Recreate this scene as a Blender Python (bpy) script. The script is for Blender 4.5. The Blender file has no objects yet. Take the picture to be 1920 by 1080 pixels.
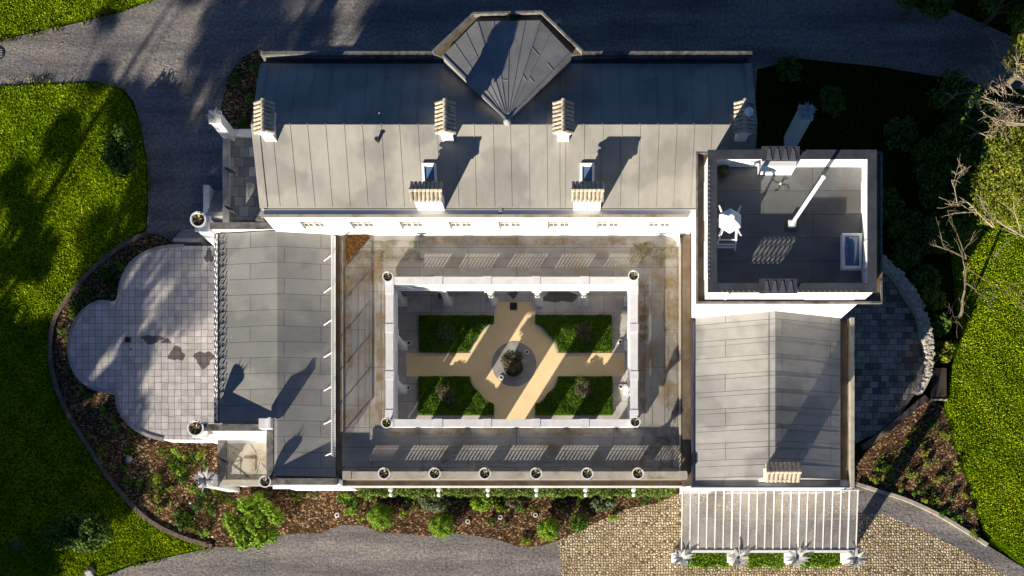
import bpy, math, random
import numpy as np
from mathutils import Vector
random.seed(7); RNG = np.random.default_rng(11)
C = bpy.context.scene.collection
SC = bpy.context.scene
# ---------------------------------------------------------------- camera, sky, sun, exposure
H = 58.0; F = 2088.0; NX = 1060.0; NY = 1050.0
cam = bpy.data.objects.new('camera', bpy.data.cameras.new('camera')); C.objects.link(cam)
cam.location = (0, 0, H); cam.rotation_euler = (0, 0, 0)
cam.data.sensor_width = 36; cam.data.lens = F/1920*36
cam.data.shift_x = -(NX-960)/1920; cam.data.shift_y = (NY-540)/1920
cam.data.clip_end = 600
SC.camera = cam
EL = math.radians(16.8); AX, AY = 0.53, 0.848
w = bpy.data.worlds.new('World'); SC.world = w; w.use_nodes = True
wn = w.node_tree; sky = wn.nodes.new('ShaderNodeTexSky'); sky.sky_type = 'NISHITA'; sky.sun_disc = False
sky.sun_elevation = EL; sky.sun_rotation = math.atan2(-AX, -AY)
sky.air_density = .6; sky.dust_density = 0.1; sky.ozone_density = 5.0
wn.links.new(sky.outputs[0], wn.nodes['Background'].inputs[0]); wn.nodes['Background'].inputs[1].default_value = 0.05
sl = bpy.data.lights.new('sun', 'SUN'); sl.energy = 5.0; sl.angle = math.radians(0.6); sl.color = (1, 0.90, 0.74)
sun = bpy.data.objects.new('sun', sl); C.objects.link(sun); sun.location = (-20, -30, 40)
sun.rotation_euler = Vector((AX*math.cos(EL), AY*math.cos(EL), -math.sin(EL))).to_track_quat('-Z', 'Y').to_euler()
SC.view_settings.view_transform = 'Standard'; SC.view_settings.look = 'None'
SC.view_settings.exposure = 1.05; SC.view_settings.gamma = 1; SC.view_settings.use_curve_mapping = False

def P(px, py, z=0.0):
    k = (H-z)/F
    return ((px-NX)*k, (NY-py)*k, z)
def XY(pts, z=0.0): return [P(a, b, z)[:2] for a, b in pts]

# ---------------------------------------------------------------- materials
def nn(nt, t, **kw):
    n = nt.nodes.new('ShaderNode'+t)
    for k, v in kw.items():
        if k in n.inputs: n.inputs[k].default_value = v
        else: setattr(n, k, v)
    return n
def newmat(name, rough=.85, spec=.3):
    m = bpy.data.materials.new(name); m.use_nodes = True; nt = m.node_tree
    b = nt.nodes['Principled BSDF']; b.inputs['Roughness'].default_value = rough
    b.inputs['Specular IOR Level'].default_value = spec
    g = nn(nt, 'NewGeometry')
    return m, nt, b, g.outputs['Position']
def ramp(nt, fac, stops):
    r = nn(nt, 'ValToRGB'); e = r.color_ramp.elements
    while len(e) > 1: e.remove(e[0])
    e[0].position = stops[0][0]; e[0].color = (*stops[0][1], 1)
    for p, c in stops[1:]:
        x = e.new(p); x.color = (*c, 1)
    nt.links.new(fac, r.inputs[0]); return r.outputs[0]
def noise(nt, pos, scale, detail=4, rough=.55, stretch=None, rot=0):
    if stretch or rot:
        mp = nn(nt, 'Mapping'); mp.inputs['Scale'].default_value = stretch or (1, 1, 1); mp.inputs['Rotation'].default_value = (0, 0, rot)
        nt.links.new(pos, mp.inputs[0]); pos = mp.outputs[0]
    n = nn(nt, 'TexNoise'); n.inputs['Scale'].default_value = scale; n.inputs['Detail'].default_value = detail; n.inputs['Roughness'].default_value = rough
    nt.links.new(pos, n.inputs['Vector']); return n.outputs['Fac']
def mix(nt, a, b, fac, mode='MIX'):
    m = nn(nt, 'MixRGB'); m.blend_type = mode
    for i, v in ((0, fac), (1, a), (2, b)):
        if hasattr(v, 'links') or hasattr(v, 'is_linked'): nt.links.new(v, m.inputs[i])
        elif isinstance(v, tuple): m.inputs[i].default_value = (*v, 1)
        else: m.inputs[i].default_value = v
    return m.outputs[0]
def bump(nt, b, hts):
    prev = None
    for h, st, d in hts:
        k = nn(nt, 'Bump'); k.inputs['Strength'].default_value = st; k.inputs['Distance'].default_value = d
        nt.links.new(h, k.inputs['Height'])
        if prev: nt.links.new(prev, k.inputs['Normal'])
        prev = k.outputs[0]
    nt.links.new(prev, b.inputs['Normal'])
def simple(name, col, rough=.8, var=.15, scale=3, bs=.3, bd=.01, spec=.3, metal=0, dirt=None):
    m, nt, b, pos = newmat(name, rough, spec); b.inputs['Metallic'].default_value = metal
    f = noise(nt, pos, scale)
    lo = tuple(c*(1-var) for c in col); hi = tuple(min(1, c*(1+var)) for c in col)
    o = ramp(nt, f, [(.3, lo), (.7, hi)])
    if dirt:
        f2 = noise(nt, pos, 1.1, 6, .65)
        g2 = ramp(nt, f2, [(.52, (0, 0, 0)), (.68, (1, 1, 1))])
        o = mix(nt, o, dirt, g2)
    nt.links.new(o, b.inputs['Base Color'])
    if bs: bump(nt, b, [(noise(nt, pos, scale*6), bs, bd)])
    return m
def felt(name, base, row=.75, length=3.4, rot=0.0, off=(0, 0, 0), stain=None, samt=.6, rough=.62, spec=.35, str_amt=.10):
    m, nt, b, pos = newmat(name, rough, spec)
    mp = nn(nt, 'Mapping'); mp.inputs['Rotation'].default_value = (0, 0, rot); mp.inputs['Location'].default_value = off
    wob = nn(nt, 'TexNoise'); wob.inputs['Scale'].default_value = .6; nt.links.new(pos, wob.inputs['Vector'])
    sc = nn(nt, 'VectorMath', operation='SCALE'); sc.inputs['Scale'].default_value = .06; nt.links.new(wob.outputs['Color'], sc.inputs[0])
    ad = nn(nt, 'VectorMath', operation='ADD'); nt.links.new(pos, ad.inputs[0]); nt.links.new(sc.outputs[0], ad.inputs[1])
    nt.links.new(ad.outputs[0], mp.inputs[0])
    br = nn(nt, 'TexBrick'); br.offset = .5; br.squash = 1
    for k, v in (('Scale', 1.0), ('Mortar Size', .016), ('Mortar Smooth', .3), ('Brick Width', length), ('Row Height', row), ('Bias', 0.0)): br.inputs[k].default_value = v
    br.inputs['Color1'].default_value = (.9, .9, .9, 1); br.inputs['Color2'].default_value = (1.05, 1.05, 1.05, 1); br.inputs['Mortar'].default_value = (.45, .44, .43, 1)
    nt.links.new(mp.outputs[0], br.inputs['Vector'])
    streak = noise(nt, mp.outputs[0], 1.1, 6, .62, stretch=(.5, 1.6, 1))
    big = noise(nt, pos, .45, 5, .6)
    o = ramp(nt, streak, [(.3, tuple(c*(1-str_amt) for c in base)), (.72, tuple(c*(1+str_amt) for c in base))])
    o = mix(nt, o, ramp(nt, big, [(.3, (.8, .8, .82)), (.7, (1.12, 1.1, 1.06))]), 1.0, 'MULTIPLY')
    o = mix(nt, o, br.outputs['Color'], 1.0, 'MULTIPLY')
    o = mix(nt, o, ramp(nt, noise(nt, pos, .33, 3, .5), [(.50, (1, 1, 1)), (.56, (.78, .79, .80))]), 1.0, 'MULTIPLY')
    o = mix(nt, o, (.5, .48, .44), ramp(nt, noise(nt, pos, 2.6, 7, .75), [(.62, (0, 0, 0)), (.75, (.35, .35, .35))]))
    if stain:
        s1 = noise(nt, pos, .8, 6, .7)
        g = ramp(nt, s1, [(.5, (0, 0, 0)), (.66, (samt,)*3)])
        o = mix(nt, o, stain, g)
    nt.links.new(o, b.inputs['Base Color'])
    inv = nn(nt, 'Invert'); nt.links.new(br.outputs['Fac'], inv.inputs['Color'])
    bump(nt, b, [(inv.outputs[0], .5, .02), (noise(nt, mp.outputs[0], 1.6, 5, .65, stretch=(.7, 1.4, 1)), .3, .03), (noise(nt, pos, 9, 6, .8), .35, .012)])
    return m
def paving(name, base, w=.34, h=.34, offs=0.0, joint=(.06, .055, .04), var=.18, mort=.012, rot=0.0, dirt=(.05, .045, .035), damt=.5, rough=.7, patch=None):
    m, nt, b, pos = newmat(name, rough, .4)
    mp = nn(nt, 'Mapping'); mp.inputs['Rotation'].default_value = (0, 0, rot)
    wb = nn(nt, 'TexNoise'); wb.inputs['Scale'].default_value = 1.7; nt.links.new(pos, wb.inputs['Vector'])
    wm = nn(nt, 'VectorMath', operation='SCALE'); wm.inputs['Scale'].default_value = .11; nt.links.new(wb.outputs['Color'], wm.inputs[0])
    wa = nn(nt, 'VectorMath', operation='ADD'); nt.links.new(pos, wa.inputs[0]); nt.links.new(wm.outputs[0], wa.inputs[1]); nt.links.new(wa.outputs[0], mp.inputs[0])
    br = nn(nt, 'TexBrick'); br.offset = offs
    for k, v in (('Scale', 1.0), ('Mortar Size', mort), ('Mortar Smooth', .4), ('Brick Width', w), ('Row Height', h), ('Bias', 0.0)): br.inputs[k].default_value = v
    br.inputs['Color1'].default_value = (*(c*(1-var) for c in base), 1); br.inputs['Color2'].default_value = (*(min(1, c*(1+var)) for c in base), 1)
    br.inputs['Mortar'].default_value = (*joint, 1)
    nt.links.new(mp.outputs[0], br.inputs['Vector'])
    o = mix(nt, br.outputs['Color'], ramp(nt, noise(nt, pos, 1.3, 6, .65), [(.28, (.72, .72, .74)), (.7, (1.12, 1.1, 1.08))]), 1.0, 'MULTIPLY')
    g = ramp(nt, noise(nt, pos, .55, 8, .72), [(.56, (0, 0, 0)), (.7, (damt,)*3)])
    o = mix(nt, o, dirt, g)
    nt.links.new(o, b.inputs['Base Color'])
    inv = nn(nt, 'Invert'); nt.links.new(br.outputs['Fac'], inv.inputs['Color'])
    bump(nt, b, [(inv.outputs[0], .6, .015), (noise(nt, pos, 9, 4), .2, .01)])
    return m
def cobble(name):
    m, nt, b, pos = newmat(name, .75, .4)
    mp = nn(nt, 'Mapping'); mp.inputs['Scale'].default_value = (1, 1, 0); nt.links.new(pos, mp.inputs[0])
    def vor(feature):
        v = nn(nt, 'TexVoronoi'); v.feature = feature; v.inputs['Scale'].default_value = 7.4; v.inputs['Randomness'].default_value = .5
        nt.links.new(mp.outputs[0], v.inputs['Vector']); return v
    e = vor('DISTANCE_TO_EDGE').outputs['Distance']; c = vor('F1').outputs['Color']
    sep = nn(nt, 'SeparateColor'); nt.links.new(c, sep.inputs[0])
    stone = ramp(nt, sep.outputs[0], [(0, (.40, .30, .17)), (.5, (.60, .48, .30)), (1, (.85, .74, .54))])
    jm = ramp(nt, e, [(.07, (0, 0, 0)), (.2, (1, 1, 1))])
    o = mix(nt, (.12, .085, .045), stone, jm)
    big = ramp(nt, noise(nt, pos, .5, 7, .7), [(.5, (0, 0, 0)), (.72, (.75, .75, .75))])
    o = mix(nt, o, (.24, .175, .09), big)
    nt.links.new(o, b.inputs['Base Color'])
    bump(nt, b, [(ramp(nt, e, [(0, (0, 0, 0)), (.3, (1, 1, 1))]), .8, .03)])
    return m
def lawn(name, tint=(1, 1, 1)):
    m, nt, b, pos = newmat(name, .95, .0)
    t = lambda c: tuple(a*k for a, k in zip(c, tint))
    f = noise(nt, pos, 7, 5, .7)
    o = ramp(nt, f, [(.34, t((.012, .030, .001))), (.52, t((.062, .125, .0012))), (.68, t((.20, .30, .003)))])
    big = ramp(nt, noise(nt, pos, .35, 6, .65), [(.3, (.6, .66, .6)), (.65, (1.2, 1.12, 1.0))])
    o = mix(nt, o, big, 1.0, 'MULTIPLY')
    bare = ramp(nt, noise(nt, pos, .8, 8, .75), [(.66, (0, 0, 0)), (.76, (.75, .75, .75))])
    o = mix(nt, o, (.16, .12, .05), bare)
    nt.links.new(o, b.inputs['Base Color'])
    bump(nt, b, [(noise(nt, pos, 5.5, 5, .75, stretch=(1, 1.6, 1), rot=.5), 1.0, .10), (noise(nt, pos, 16, 3, .7), .8, .03)])
    return m
def gravel(name, base, leafy=.1):
    m, nt, b, pos = newmat(name, .9, .25)
    o = ramp(nt, noise(nt, pos, 7, 7, .85), [(.36, tuple(c*.4 for c in base)), (.66, tuple(c*1.9 for c in base))])
    o = mix(nt, o, ramp(nt, noise(nt, pos, .5, 6, .65), [(.3, (.75, .76, .8)), (.7, (1.15, 1.1, 1.0))]), 1.0, 'MULTIPLY')
    o = mix(nt, o, ramp(nt, noise(nt, pos, .9, 4, .6, stretch=(.12, 1.1, 1), rot=-.12), [(.38, (.72, .72, .74)), (.5, (1, 1, 1)), (.62, (1.28, 1.25, 1.2))]), 1.0, 'MULTIPLY')
    o = mix(nt, o, (.16, .12, .06), ramp(nt, noise(nt, pos, .9, 8, .75), [(.6, (0, 0, 0)), (.72, (.5, .5, .5))]))
    nt.links.new(o, b.inputs['Base Color'])
    bump(nt, b, [(noise(nt, pos, 5, 7, .8, stretch=(1, 2.0, 1), rot=.55), 1.0, .10), (noise(nt, pos, 28, 2, .6), .7, .02)])
    return m
def mulch(name):
    m, nt, b, pos = newmat(name, .9, .2)
    mp = nn(nt, 'Mapping'); mp.inputs['Scale'].default_value = (1, 1.5, 1); mp.inputs['Rotation'].default_value = (0, 0, .6)
    wob = nn(nt, 'TexNoise'); wob.inputs['Scale'].default_value = 7; nt.links.new(pos, wob.inputs['Vector'])
    ad = nn(nt, 'MixRGB'); ad.inputs[0].default_value = .12; nt.links.new(pos, ad.inputs[1]); nt.links.new(wob.outputs['Color'], ad.inputs[2])
    nt.links.new(ad.outputs[0], mp.inputs[0])
    v = nn(nt, 'TexVoronoi'); v.inputs['Scale'].default_value = 14; nt.links.new(mp.outputs[0], v.inputs['Vector'])
    sep = nn(nt, 'SeparateColor'); nt.links.new(v.outputs['Color'], sep.inputs[0])
    o = ramp(nt, sep.outputs[0], [(0, (.022, .012, .006)), (.5, (.07, .036, .016)), (.8, (.17, .095, .045)), (1, (.55, .40, .24))])
    o = mix(nt, o, ramp(nt, noise(nt, pos, .7, 5), [(.3, (.7, .7, .7)), (.7, (1.25, 1.2, 1.1))]), 1.0, 'MULTIPLY')
    nt.links.new(o, b.inputs['Base Color'])
    bump(nt, b, [(sep.outputs[1], 1.0, .05), (noise(nt, pos, 3, 4), .6, .08)])
    return m
def leafmat(name, cols, trans=.25, patchy=False):
    m, nt, b, pos = newmat(name, .65, .25)
    g = nn(nt, 'NewGeometry'); n = len(cols)
    o = ramp(nt, g.outputs['Random Per Island'], [(i/(n-1), c) for i, c in enumerate(cols)])
    if patchy:
        o = mix(nt, o, ramp(nt, noise(nt, pos, .45, 6, .7), [(.32, (.62, .72, .5)), (.5, (1, 1, 1)), (.68, (1.35, 1.12, 1.1))]), 1.0, 'MULTIPLY')
        o = mix(nt, o, (.34, .27, .10), ramp(nt, noise(nt, pos, 1.0, 8, .75), [(.6, (0, 0, 0)), (.72, (.7, .7, .7))]))
    nt.links.new(o, b.inputs['Base Color'])
    tr = nn(nt, 'BsdfTranslucent'); nt.links.new(o, tr.inputs[0])
    mx = nn(nt, 'MixShader'); mx.inputs[0].default_value = trans
    nt.links.new(b.outputs[0], mx.inputs[1]); nt.links.new(tr.outputs[0], mx.inputs[2])
    nt.links.new(mx.outputs[0], nt.nodes['Material Output'].inputs[0])
    return m

M = {}
M['felt_main'] = felt('felt_main_roof', (.285, .275, .25), 60, 60.0, math.pi/2, (0, .2, 0))
M['felt_side'] = felt('felt_side_wing', (.275, .275, .262), .745, 3.3, 0, (0, .1, 0), str_amt=.06)
M['felt_ring'] = felt('felt_flat_roof', (.30, .29, .27), .95, 4.6, 0, (0, .3, 0), stain=(.20, .13, .05), samt=.6)
M['felt_ring_v'] = felt('felt_flat_roof_side', (.30, .29, .27), .95, 3.6, math.pi/2, (.2, 0, 0), stain=(.21, .135, .05), samt=.7)
M['felt_wing'] = felt('felt_wing_roof', (.315, .31, .297), .80, 5.0, 0, (0, .1, 0), str_amt=.12)
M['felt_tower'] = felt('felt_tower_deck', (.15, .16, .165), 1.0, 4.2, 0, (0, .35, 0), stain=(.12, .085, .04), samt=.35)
M['felt_bay'] = felt('felt_bay_roof', (.30, .30, .30), 30, 60, 0, (13, 12, 0), str_amt=.08)
M['lead'] = simple('lead_flashing', (.05, .054, .066), .55, .25, 2.2, .3, .01, .4)
M['darklead'] = simple('dark_lead', (.10, .105, .12), .5, .2, 3, .2, .01, .4)
M['darkgut'] = simple('stained_gutter', (.13, .10, .07), .8, .4, 1.6, .4, .02, dirt=(.16, .085, .025))
M['coping'] = simple('weathered_coping', (.15, .145, .14), .8, .4, 4, .4, .01, dirt=(.04, .035, .03))
M['paleledge'] = simple('pale_stone_ledge', (.42, .38, .31), .8, .15, 2, .2, .01, dirt=(.22, .17, .10))
M['white'] = simple('white_render', (.78, .77, .76), .8, .04, 1.5, .15, .006, .3)
M['whiteb'] = simple('weathered_white_paint', (.70, .69, .70), .75, .08, 3, .2, .006, .3)
M['metalwhite'] = simple('white_painted_metal', (.78, .78, .78), .5, .04, 5, 0, .01, .5)
M['tile'] = simple('cap_tile', (.44, .38, .29), .8, .35, 9, .6, .01, .3, dirt=(.13, .11, .09))
M['glass_d'] = simple('dark_window_glass', (.05, .06, .07), .08, .1, 1, 0, .01, .8)
M['frame'] = simple('window_frame_paint', (.70, .67, .60), .6, .1, 4, 0, .01, .4)
M['terrace'] = paving('terrace_slabs', (.54, .51, .50), .335, .335, 0, (.10, .08, .045), .16, .012, dirt=(.22, .20, .17), damt=.6)
M['walk'] = paving('west_walk_slabs', (.30, .30, .31), .5, .5, .5, (.07, .07, .06), .45, .012, damt=.6)
M['eterr'] = paving('east_terrace_slabs', (.24, .22, .19), .42, .32, .37, (.025, .025, .022), .6, .014, damt=.75)
M['court'] = paving('court_slabs', (.56, .54, .52), 1.25, .9, .4, (.14, .13, .12), .10, .008, damt=.25)
M['buff'] = simple('buff_resin_path', (.86, .67, .39), .85, .05, 1.2, .35, .01)
M['greystone'] = simple('grey_stone', (.30, .295, .29), .8, .2, 3, .4, .01)
M['lawn'] = lawn('lawn_grass'); M['shade_lawn'] = lawn('grass_painted_shade', (.22, .22, .35))  # second one is a darker copy: upper right shade put into the colour
M['gravel'] = gravel('gravel', (.215, .205, .205))
M['cobble'] = cobble('cobbles')
M['mulch'] = mulch('bark_mulch')
M['soil'] = simple('soil', (.05, .035, .02), .95, .3, 6, .8, .03)
M['stonewall'] = simple('whitewashed_rubble', (.56, .50, .42), .9, .35, 4.5, 1.0, .12)
M['brickedge'] = simple('stone_edging', (.16, .12, .09), .9, .4, 6, .8, .04)
M['bark'] = simple('bark', (.16, .125, .09), .9, .3, 5, .8, .03)
M['deadwood'] = simple('bleached_dead_wood', (.36, .29, .20), .9, .3, 5, .5, .02)
M['darkmetal'] = simple('dark_metal', (.03, .03, .032), .5, .2, 4, 0, .01, .5)
M['agave'] = simple('grey_agave_metal', (.40, .40, .38), .5, .25, 4, .2, .01, .5)
M['planks'] = simple('dark_timber', (.055, .045, .035), .9, .3, 3, .6, .02)
M['leaf'] = leafmat('leaf_green', [(.015, .04, .006), (.05, .11, .01), (.10, .19, .02), (.14, .24, .03)])
M['lime'] = leafmat('leaf_lime', [(.07, .14, .008), (.14, .25, .012), (.22, .36, .02), (.30, .44, .03)])
M['box'] = leafmat('leaf_hedge', [(.05, .09, .01), (.11, .18, .025), (.18, .26, .04), (.30, .36, .10)])
M['cover'] = leafmat('leaf_groundcover', [(.02, .06, .004), (.06, .15, .006), (.11, .23, .008), (.18, .32, .012)])
M['olive'] = leafmat('leaf_olive', [(.05, .05, .025), (.11, .10, .06), (.16, .15, .08), (.24, .17, .14)])
M['greyleaf'] = leafmat('leaf_greygreen', [(.05, .08, .03), (.09, .13, .05), (.13, .18, .08), (.18, .22, .12)])
M['autumn'] = leafmat('leaf_yellowgreen', [(.05, .08, .008), (.12, .17, .012), (.24, .27, .02), (.36, .34, .04)])
M['succ'] = leafmat('leaf_spiky', [(.04, .05, .015), (.20, .19, .09), (.34, .29, .16), (.05, .08, .02)], .1)
M['litter'] = leafmat('fallen_leaf', [(.14, .05, .012), (.24, .10, .02), (.32, .16, .04), (.10, .04, .01)], .1)
M['yleaf'] = leafmat('fallen_yellow_leaf', [(.45, .36, .10), (.55, .45, .15), (.40, .25, .08)], .1)
M['cable'] = simple('black_cable', (.02, .02, .02), .5, .1, 3, 0, .01)
def skyglass():
    m, nt, b, pos = newmat('skylight_glass', .04, .8)
    b.inputs['Base Color'].default_value = (.06, .12, .22, 1); return m  # blue sky reflection put into the base colour
M['skyglass'] = skyglass()
def canopyglass():
    m = bpy.data.materials.new('canopy_glass'); m.use_nodes = True; nt = m.node_tree; nt.nodes.remove(nt.nodes['Principled BSDF'])
    g = nn(nt, 'BsdfGlossy'); g.inputs['Roughness'].default_value = .08; g.inputs['Color'].default_value = (.9, .9, .95, 1)
    t = nn(nt, 'BsdfTransparent'); t.inputs[0].default_value = (.82, .82, .84, 1)
    d = nn(nt, 'BsdfDiffuse'); pos = nn(nt, 'NewGeometry').outputs['Position']
    c = ramp(nt, noise(nt, pos, 1.0, 5, .6), [(.3, (.40, .39, .38)), (.7, (.66, .61, .52))]); nt.links.new(c, d.inputs[0])
    m1 = nn(nt, 'MixShader'); f = ramp(nt, noise(nt, pos, .7, 6, .65, stretch=(1, .5, 1)), [(.3, (.18,)*3), (.7, (.5,)*3)]); nt.links.new(f, m1.inputs[0])
    nt.links.new(t.outputs[0], m1.inputs[1]); nt.links.new(d.outputs[0], m1.inputs[2])
    m2 = nn(nt, 'MixShader'); m2.inputs[0].default_value = .08; nt.links.new(m1.outputs[0], m2.inputs[1]); nt.links.new(g.outputs[0], m2.inputs[2])
    nt.links.new(m2.outputs[0], nt.nodes['Material Output'].inputs[0]); return m
M['canopy'] = canopyglass()

# ---------------------------------------------------------------- mesh builder
class MB:
    def __init__(s): s.v = []; s.f = []
    def add(s, vs, fs):
        o = len(s.v); s.v += [tuple(v) for v in vs]; s.f += [tuple(i+o for i in f) for f in fs]; return s
    def box(s, x0, y0, z0, x1, y1, z1):
        return s.prism([(x0, y0), (x1, y0), (x1, y1), (x0, y1)], z0, z1)
    def prism(s, poly, z0, z1):
        a = sum(poly[i][0]*poly[(i+1) % len(poly)][1]-poly[(i+1) % len(poly)][0]*poly[i][1] for i in range(len(poly)))
        if a < 0: poly = poly[::-1]
        n = len(poly)
        vs = [(x, y, z0) for x, y in poly]+[(x, y, z1) for x, y in poly]
        fs = [tuple(range(n-1, -1, -1)), tuple(range(n, 2*n))]+[(i, (i+1) % n, n+(i+1) % n, n+i) for i in range(n)]
        return s.add(vs, fs)
    def flat(s, poly, z):
        a = sum(poly[i][0]*poly[(i+1) % len(poly)][1]-poly[(i+1) % len(poly)][0]*poly[i][1] for i in range(len(poly)))
        if a < 0: poly = poly[::-1]
        return s.add([(x, y, z) for x, y in poly], [tuple(range(len(poly)))])
    def slab(s, pts, th):      # pts: planar 3D polygon (ccw from above), thickened downward
        n = len(pts); vs = [tuple(p) for p in pts]+[(p[0], p[1], p[2]-th) for p in pts]
        return s.add(vs, [tuple(range(n)), tuple(range(2*n-1, n-1, -1))]+[(i, n+i, n+(i+1) % n, (i+1) % n) for i in range(n)])
    def tube(s, pts, rs, n=6):
        pts = [Vector(p) for p in pts]
        if not hasattr(rs, '__len__'): rs = [rs]*len(pts)
        vs = []; fs = []
        for i, p in enumerate(pts):
            d = (pts[min(i+1, len(pts)-1)]-pts[max(i-1, 0)]).normalized()
            u = d.cross(Vector((0, 0, 1)))
            if u.length < .05: u = d.cross(Vector((0, 1, 0)))
            u.normalize(); v = d.cross(u)
            for k in range(n):
                a = 2*math.pi*k/n; vs.append(p+(u*math.cos(a)+v*math.sin(a))*rs[i])
        for i in range(len(pts)-1):
            for k in range(n):
                a = i*n+k; b = i*n+(k+1) % n; fs.append((a, a+n, b+n, b))
        fs += [tuple(range(n)), tuple((len(pts)-1)*n+n-1-k for k in range(n))]
        return s.add(vs, fs)
    def lathe(s, cx, cy, prof, n=24):
        vs = []; fs = []
        for r, z in prof:
            for k in range(n):
                a = 2*math.pi*k/n; vs.append((cx+r*math.cos(a), cy+r*math.sin(a), z))
        for i in range(len(prof)-1):
            for k in range(n):
                a = i*n+k; b = i*n+(k+1) % n; fs.append((a, b, b+n, a+n))
        fs += [tuple(range(n-1, -1, -1)), tuple((len(prof)-1)*n+k for k in range(n))]
        return s.add(vs, fs)
    def bar(s, a, b, wd, ht):
        a = Vector(a); b = Vector(b); d = (b-a).normalized(); u = d.cross(Vector((0, 0, 1)))
        if u.length < .05: u = Vector((1, 0, 0))
        u = u.normalized()*wd/2; v = u.cross(d).normalized()*ht/2
        vs = [a-u-v, a+u-v, a+u+v, a-u+v, b-u-v, b+u-v, b+u+v, b-u+v]
        return s.add(vs, [(3, 2, 1, 0), (4, 5, 6, 7), (0, 1, 5, 4), (1, 2, 6, 5), (2, 3, 7, 6), (3, 0, 4, 7)])
    def build(s, name, mat, parent=None, smooth=False, loc=None):
        off = Vector(parent.matrix_basis.translation) if parent else Vector((0, 0, 0))
        gp = parent.parent if parent else None
        if gp: off += Vector(gp.matrix_basis.translation)
        if loc: off += Vector(loc)
        me = bpy.data.meshes.new(name)
        me.from_pydata([(x-off.x, y-off.y, z-off.z) for x, y, z in s.v], [], s.f)
        me.materials.append(M[mat]); me.update()
        if smooth: me.polygons.foreach_set('use_smooth', [True]*len(me.polygons))
        o = bpy.data.objects.new(name, me); C.objects.link(o)
        if parent: o.parent = parent
        elif loc: o.location = loc
        return o
def tag(o, label=None, cat=None, group=None, kind=None):
    if label: o['label'] = label
    if cat: o['category'] = cat
    if group: o['group'] = group
    if kind: o['kind'] = kind
    return o
def thing(name, label, cat, loc, group=None):
    o = bpy.data.objects.new(name, None); C.objects.link(o); o.location = loc; o.empty_display_size = .3
    return tag(o, label, cat, group)
def copy_tree(o, loc=None, label=None, rz=None, sc=None, parent=None):
    c = o.copy(); C.objects.link(c)
    if parent is not None: c.parent = parent
    if loc: c.location = loc
    if label: c['label'] = label
    if rz is not None: c.rotation_euler = (0, 0, rz)
    if sc: c.scale = (sc, sc, sc)
    for ch in list(o.children): copy_tree(ch, parent=c)
    return c
def struct(o): return tag(o, kind='structure')

def leaves(blobs, n, size, flat=.3, asp=.55):
    """blobs: (x,y,z,rx,ry,rz[,weight]); leaf quads spread through shells of the blobs"""
    w_ = np.array([b[3]*b[4]*(b[6] if len(b) > 6 else 1) for b in blobs]); w_ = w_/w_.sum()
    idx = RNG.choice(len(blobs), n, p=w_); B = np.array([b[:6] for b in blobs])[idx]
    d = RNG.normal(size=(n, 3)); d /= np.linalg.norm(d, axis=1)[:, None]; d[:, 2] = np.abs(d[:, 2])*.9-.1*(RNG.random(n) < .3)
    lump = 1+.16*np.sin(d[:, 0]*7+idx*1.7)*np.cos(d[:, 1]*6+idx)+.10*np.sin(d[:, 2]*11+d[:, 0]*9)
    r = (RNG.random(n)**.30)*lump
    p = B[:, :3]+d*B[:, 3:6]*r[:, None]
    nr = d+RNG.normal(size=(n, 3))*.7; nr[:, 2] += flat; nr /= np.linalg.norm(nr, axis=1)[:, None]
    t = np.cross(nr, RNG.normal(size=(n, 3))); t /= np.linalg.norm(t, axis=1)[:, None]; b = np.cross(nr, t)
    s = size*(.6+.8*RNG.random(n))[:, None]
    return np.stack([p-t*s, p+b*s*asp, p+t*s, p-b*s*asp], 1).reshape(-1, 3)
def quads_obj(name, V, mat, parent=None, loc=None):
    off = np.zeros(3)
    if parent:
        off += np.array(parent.location[:])
        if parent.parent: off += np.array(parent.parent.location[:])
    if loc: off += np.array(loc)
    n = len(V); me = bpy.data.meshes.new(name); me.vertices.add(n); me.vertices.foreach_set('co', (V-off).astype(np.float32).ravel())
    me.loops.add(n); me.loops.foreach_set('vertex_index', np.arange(n, dtype=np.int32))
    me.polygons.add(n//4); me.polygons.foreach_set('loop_start', np.arange(0, n, 4, dtype=np.int32))
    try: me.polygons.foreach_set('loop_total', np.full(n//4, 4, dtype=np.int32))
    except Exception: pass
    me.materials.append(M[mat]); me.update(calc_edges=True); me.validate()
    o = bpy.data.objects.new(name, me); C.objects.link(o)
    if parent: o.parent = parent
    elif loc: o.location = loc
    return o

# ---------------------------------------------------------------- ground
G = MB(); G.flat([(-260, -200), (260, -200), (260, 260), (-260, 260)], -.02); struct(G.build('ground', 'shade_lawn'))
def sheet(name, px, z, mat, zz=None):
    g = MB(); g.flat(XY(px, z), z if zz is None else zz); return struct(g.build(name, mat))
sheet('gravel_road', [(-200, 78), (0, 75), (60, 62), (150, 42), (230, 22), (300, -5), (420, -60), (1500, -60), (1700, -20), (1900, 70), (2100, 150), (2100, 190), (1850, 160), (1650, 125), (1500, 110), (1420, 130), (1400, 420), (440, 420), (420, 500), (330, 500), (250, 480), (275, 430), (278, 380), (276, 300), (262, 230), (250, 190), (232, 168), (180, 152), (100, 158), (0, 160), (-200, 170)], 0, 'gravel', .004)
sheet('lower_gravel_drive', [(170, 1090), (250, 1060), (400, 1026), (470, 1026), (520, 1005), (560, 1000), (600, 1000), (640, 984), (680, 985), (712, 998), (750, 1000), (800, 1005), (850, 1000), (880, 1003), (935, 1012), (975, 1026), (1015, 1024), (1043, 1015), (1052, 1050), (1056, 1300), (-100, 1300), (60, 1140)], 0, 'gravel', .006)
sheet('cobbled_pavement', [(1043, 1015), (1100, 988), (1170, 955), (1230, 944), (1272, 925), (1610, 915), (1700, 955), (1800, 1010), (1960, 1090), (2300, 1300), (1056, 1300), (1052, 1050)], 0, 'cobble', .010)
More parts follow.
